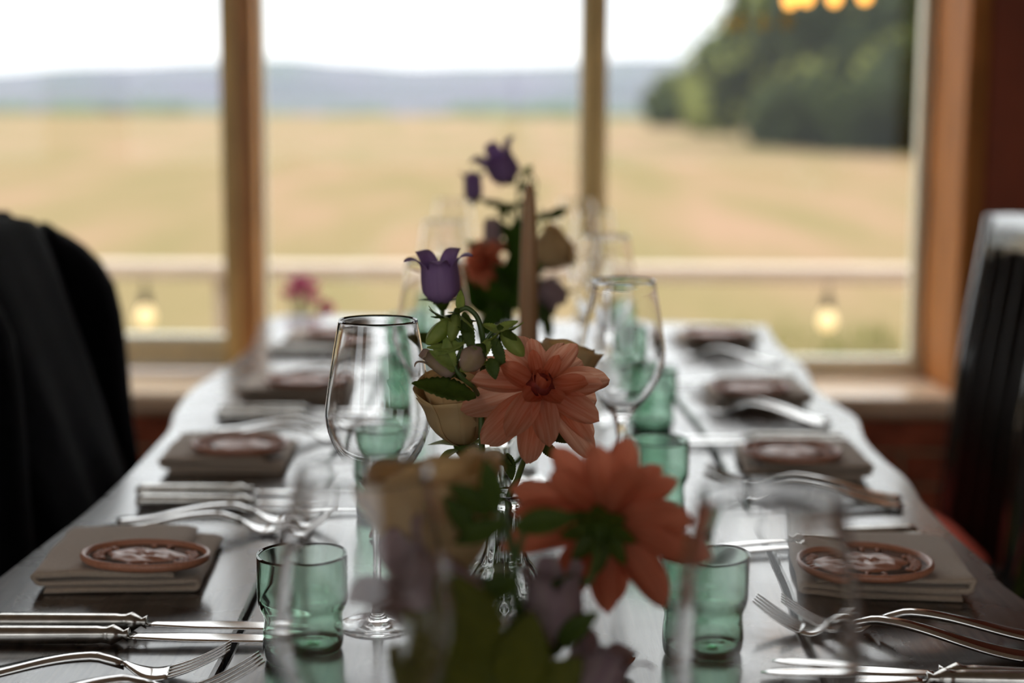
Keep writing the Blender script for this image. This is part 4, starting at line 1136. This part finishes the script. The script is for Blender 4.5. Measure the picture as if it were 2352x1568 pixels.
add_bud(t, TO(1240, 500, D3), (.95, -.1, .20), .036, .006, M_['leaf'], 0, 5, .022, .25)
add_bud(t, TO(1205, 400, D3), (.5, 0, .6), .016, .005, M_['leaf_lt'], 0, 5, .016)
for (px, py, dx, dz, L) in ((1185, 400, -.6, .4, .022), (1190, 440, .8, .5, .025), (1192, 470, -.7, -.2, .035), (1192, 470, .6, .3, .03), (1160, 470, -.9, .1, .03), (1262, 490, .7, .2, .03), (1225, 515, -.5, .7, .03), (1190, 560, -.6, .8, .04), (1188, 560, .7, .6, .04), (1150, 462, .2, -.8, .03)):
    add_leaf(t, TO(px, py, D3 - .005), (dx, -.2, dz), L, L * .36, M_['leaf'], (0, -1, .6), .1)
dahlia('orange dahlia half seen in the far bouquet beside the solitary bellflower', TO(1112, 602, D3 - .05), (-.7, -.65, .35), r3(-.003, .0), M_['peach_deep'], .56, 9, roots=[r3(-.003, 0), neck3])
rose('far blurred cream rose just beyond the candle', TO(1262, 578, D3 - .01), (.75, -.2, .55), r3(.004, .0), M_['cream_petal'], .92, 4, roots=[r3(.004, 0), neck3, TO(1200, 650, D3)])
t = bellflower('lilac closed bellflower standing upright in the far bouquet', r3(0, -.004))
add_stem(t, [r3(0, -.004), neck3, TO(1140, 640, D3), TO(1133, 580, D3)], .0022)
add_bell(t, TO(1133, 572, D3), (-.05, -.1, 1), .050, .0115, M_['lilac'], -.25, .3)
t = bellflower('dull mauve bellflower hanging out of the far bouquet below the cream rose', r3(.005, -.004))
add_stem(t, [r3(.005, -.004), neck3, TO(1210, 640, D3 - .02), TO(1238, 645, D3 - .03)], .0022)
add_bell(t, TO(1240, 650, D3 - .03), (.78, -.2, -.62), .048, .0165, M_['lilac'], .7, .5)
t = thing('foliage_sprig', 'dense dark green leaf sprig filling the far bouquet below its flowers', 'leaves', r3(-.004, .004))
add_stem(t, [r3(-.004, .004), neck3, TO(1150, 650, D3 + .01), TO(1150, 590, D3 + .01)], .0022)
rr = random.Random(33)
for k in range(44):
    px, py = rr.uniform(1098, 1232), rr.uniform(560, 700)
    a = rr.uniform(-1.2, 1.2) + (pi if py > 650 and rr.random() < .4 else 0)
    if px < 1150 and py < 640: py += 70
    add_leaf(t, TO(px, py + 20, D3 + (rr.uniform(-.03, .03) if px > 1150 else .04)), (sin(a), -.4 * rr.random(), cos(a)), rr.uniform(.040, .062), rr.uniform(.020, .030), M_['leaf_far'], (rr.uniform(-.4, .4), -1, .5), .2)
for (px, py) in ((1245, 690), (1255, 720), (1130, 690)):
    add_leaf(t, TO(px, py, D3 - .02), (.1, -.2, -1), .04, .016, M_['leaf'], (0, -1, .4), .1)

# --- near blurred bouquet
D1 = .87
def r1(dx, dy): return V1 + Vector((dx, dy, .010))
neck1 = V1 + Vector((0, 0, .137))
dahlia('blurred coral dahlia in the foreground seen from behind', TO(1384, 1208, D1 + .02), (.22, .95, .22), r1(.004, 0), M_['peach_deep'], .86, 12, roots=[r1(.004, 0), neck1 + Vector((.002, 0, 0)), TO(1300, 1330, D1)], back=True,
       lay=[('outer', 10, -.25, .006, .0), ('outer', 9, .10, .008, .45), ('mid', 8, .40, .008, .1), ('in', 7, .8, .007, .3)])
rose('large blurred cream rose in the foreground', TO(1004, 1200, D1 + .01), (-.26, .10, 1), r1(-.003, .002), M_['cream_petal'], 1.18, 6, roots=[r1(-.003, .002), neck1, TO(1060, 1330, D1 + .01)], open_=.1)
t = bellflower('blurred foreground stem with dusky bell hanging under the coral dahlia', r1(.002, -.004))
add_stem(t, [r1(.002, -.004), neck1, TO(1188, 1400, D1 - .02), TO(1180, 1290, D1 - .02), TO(1160, 1200, D1 - .02), TO(1120, 1150, D1 - .02)], .003)
add_stem(t, [TO(1182, 1300, D1 - .02), TO(1210, 1210, D1 - .02), TO(1262, 1190, D1 - .01)], .002)
add_bell(t, TO(1275, 1478, D1 - .01), (-.05, -.1, 1), .053, .0150, M_['lilac'], .35, .3)
add_stem(t, [TO(1200, 1480, D1 - .01), TO(1240, 1510, D1 - .01), TO(1272, 1490, D1 - .01)], .0022)
for (px, py, dx, dz, L) in ((1130, 1180, -.6, .5, .03), (1140, 1170, -.2, 1, .03), (1180, 1210, 1, .25, .036), (1160, 1200, -.9, -.3, .03), (1090, 1230, -.6, .9, .028), (1190, 1330, -.8, -.3, .035), (1280, 1480, .7, .7, .03)):
    add_leaf(t, TO(px, py, D1 - .03), (dx, -.2, dz), L, L * .42, M_['leaf'], (0, -1, .7), .1)
t = bellflower('blurred pale lilac bell with pointed lobes at the lower picture edge', r1(.006, -.004))
add_stem(t, [r1(.006, -.004), neck1 + Vector((.003, -.002, 0)), TO(1250, 1600, D1), TO(1320, 1640, D1 + .01)], .0024)
add_bell(t, TO(1325, 1630, D1 + .01), (.42, .15, .85), .050, .0165, M_['lilac'], .95, .9)
t = bellflower('large dusky mauve bell opening sideways below the blurred cream rose', r1(-.006, -.002))
add_stem(t, [r1(-.006, -.002), neck1 + Vector((-.003, -.002, 0)), TO(1130, 1500, D1 - .03), TO(1090, 1440, D1 - .03)], .0026)
add_bell(t, TO(1092, 1440, D1 - .03), (-.70, -.25, .60), .074, .0215, M_['lilac'], .85, .9)
t = thing('foliage_sprig', 'large dark blurred leaves at the lower edge below the mauve bell', 'leaves', r1(-.004, -.006))
add_stem(t, [r1(-.004, -.006), neck1 + Vector((-.002, -.005, -.01)), TO(1120, 1560, D1 - .06)], .0026)
for (px, py, dx, dz, L, W) in ((1130, 1560, -.62, .55, .062, .040), (1150, 1580, -.75, .10, .056, .042), (1120, 1520, -.35, .9, .055, .034), (1090, 1640, -.6, .55, .06, .045), (1180, 1600, .2, 1, .05, .03), (1210, 1640, .5, .6, .045, .028)):
    add_leaf(t, TO(px, py, D1 - .06), (dx, -.15, dz), L, W, M_['leaf_olive'], (.1, -1, .45), .1, .15)

# dry petals fallen on the table
def dry(label, px, py, L, W, rz):
    p = at(px, py)
    t = link('dry_petal', MB().add(*petal_vf(L, W, .7, .35, .5, 8, 10)).mesh('dry_petal'), M_['dry']); solid(t, .0008)
    t.location = (p.x, p.y, TZ + .0012); t.rotation_euler = (0, 0, rz); tag(t, label, 'petal')
dry('curled brown dry petal on the table beside the pale lilac bell', 1400, 1552, .024, .016, -1.0)
dry('dark brown dry petal on the table behind the blurred cream rose', 852, 1236, .022, .020, -1.2)
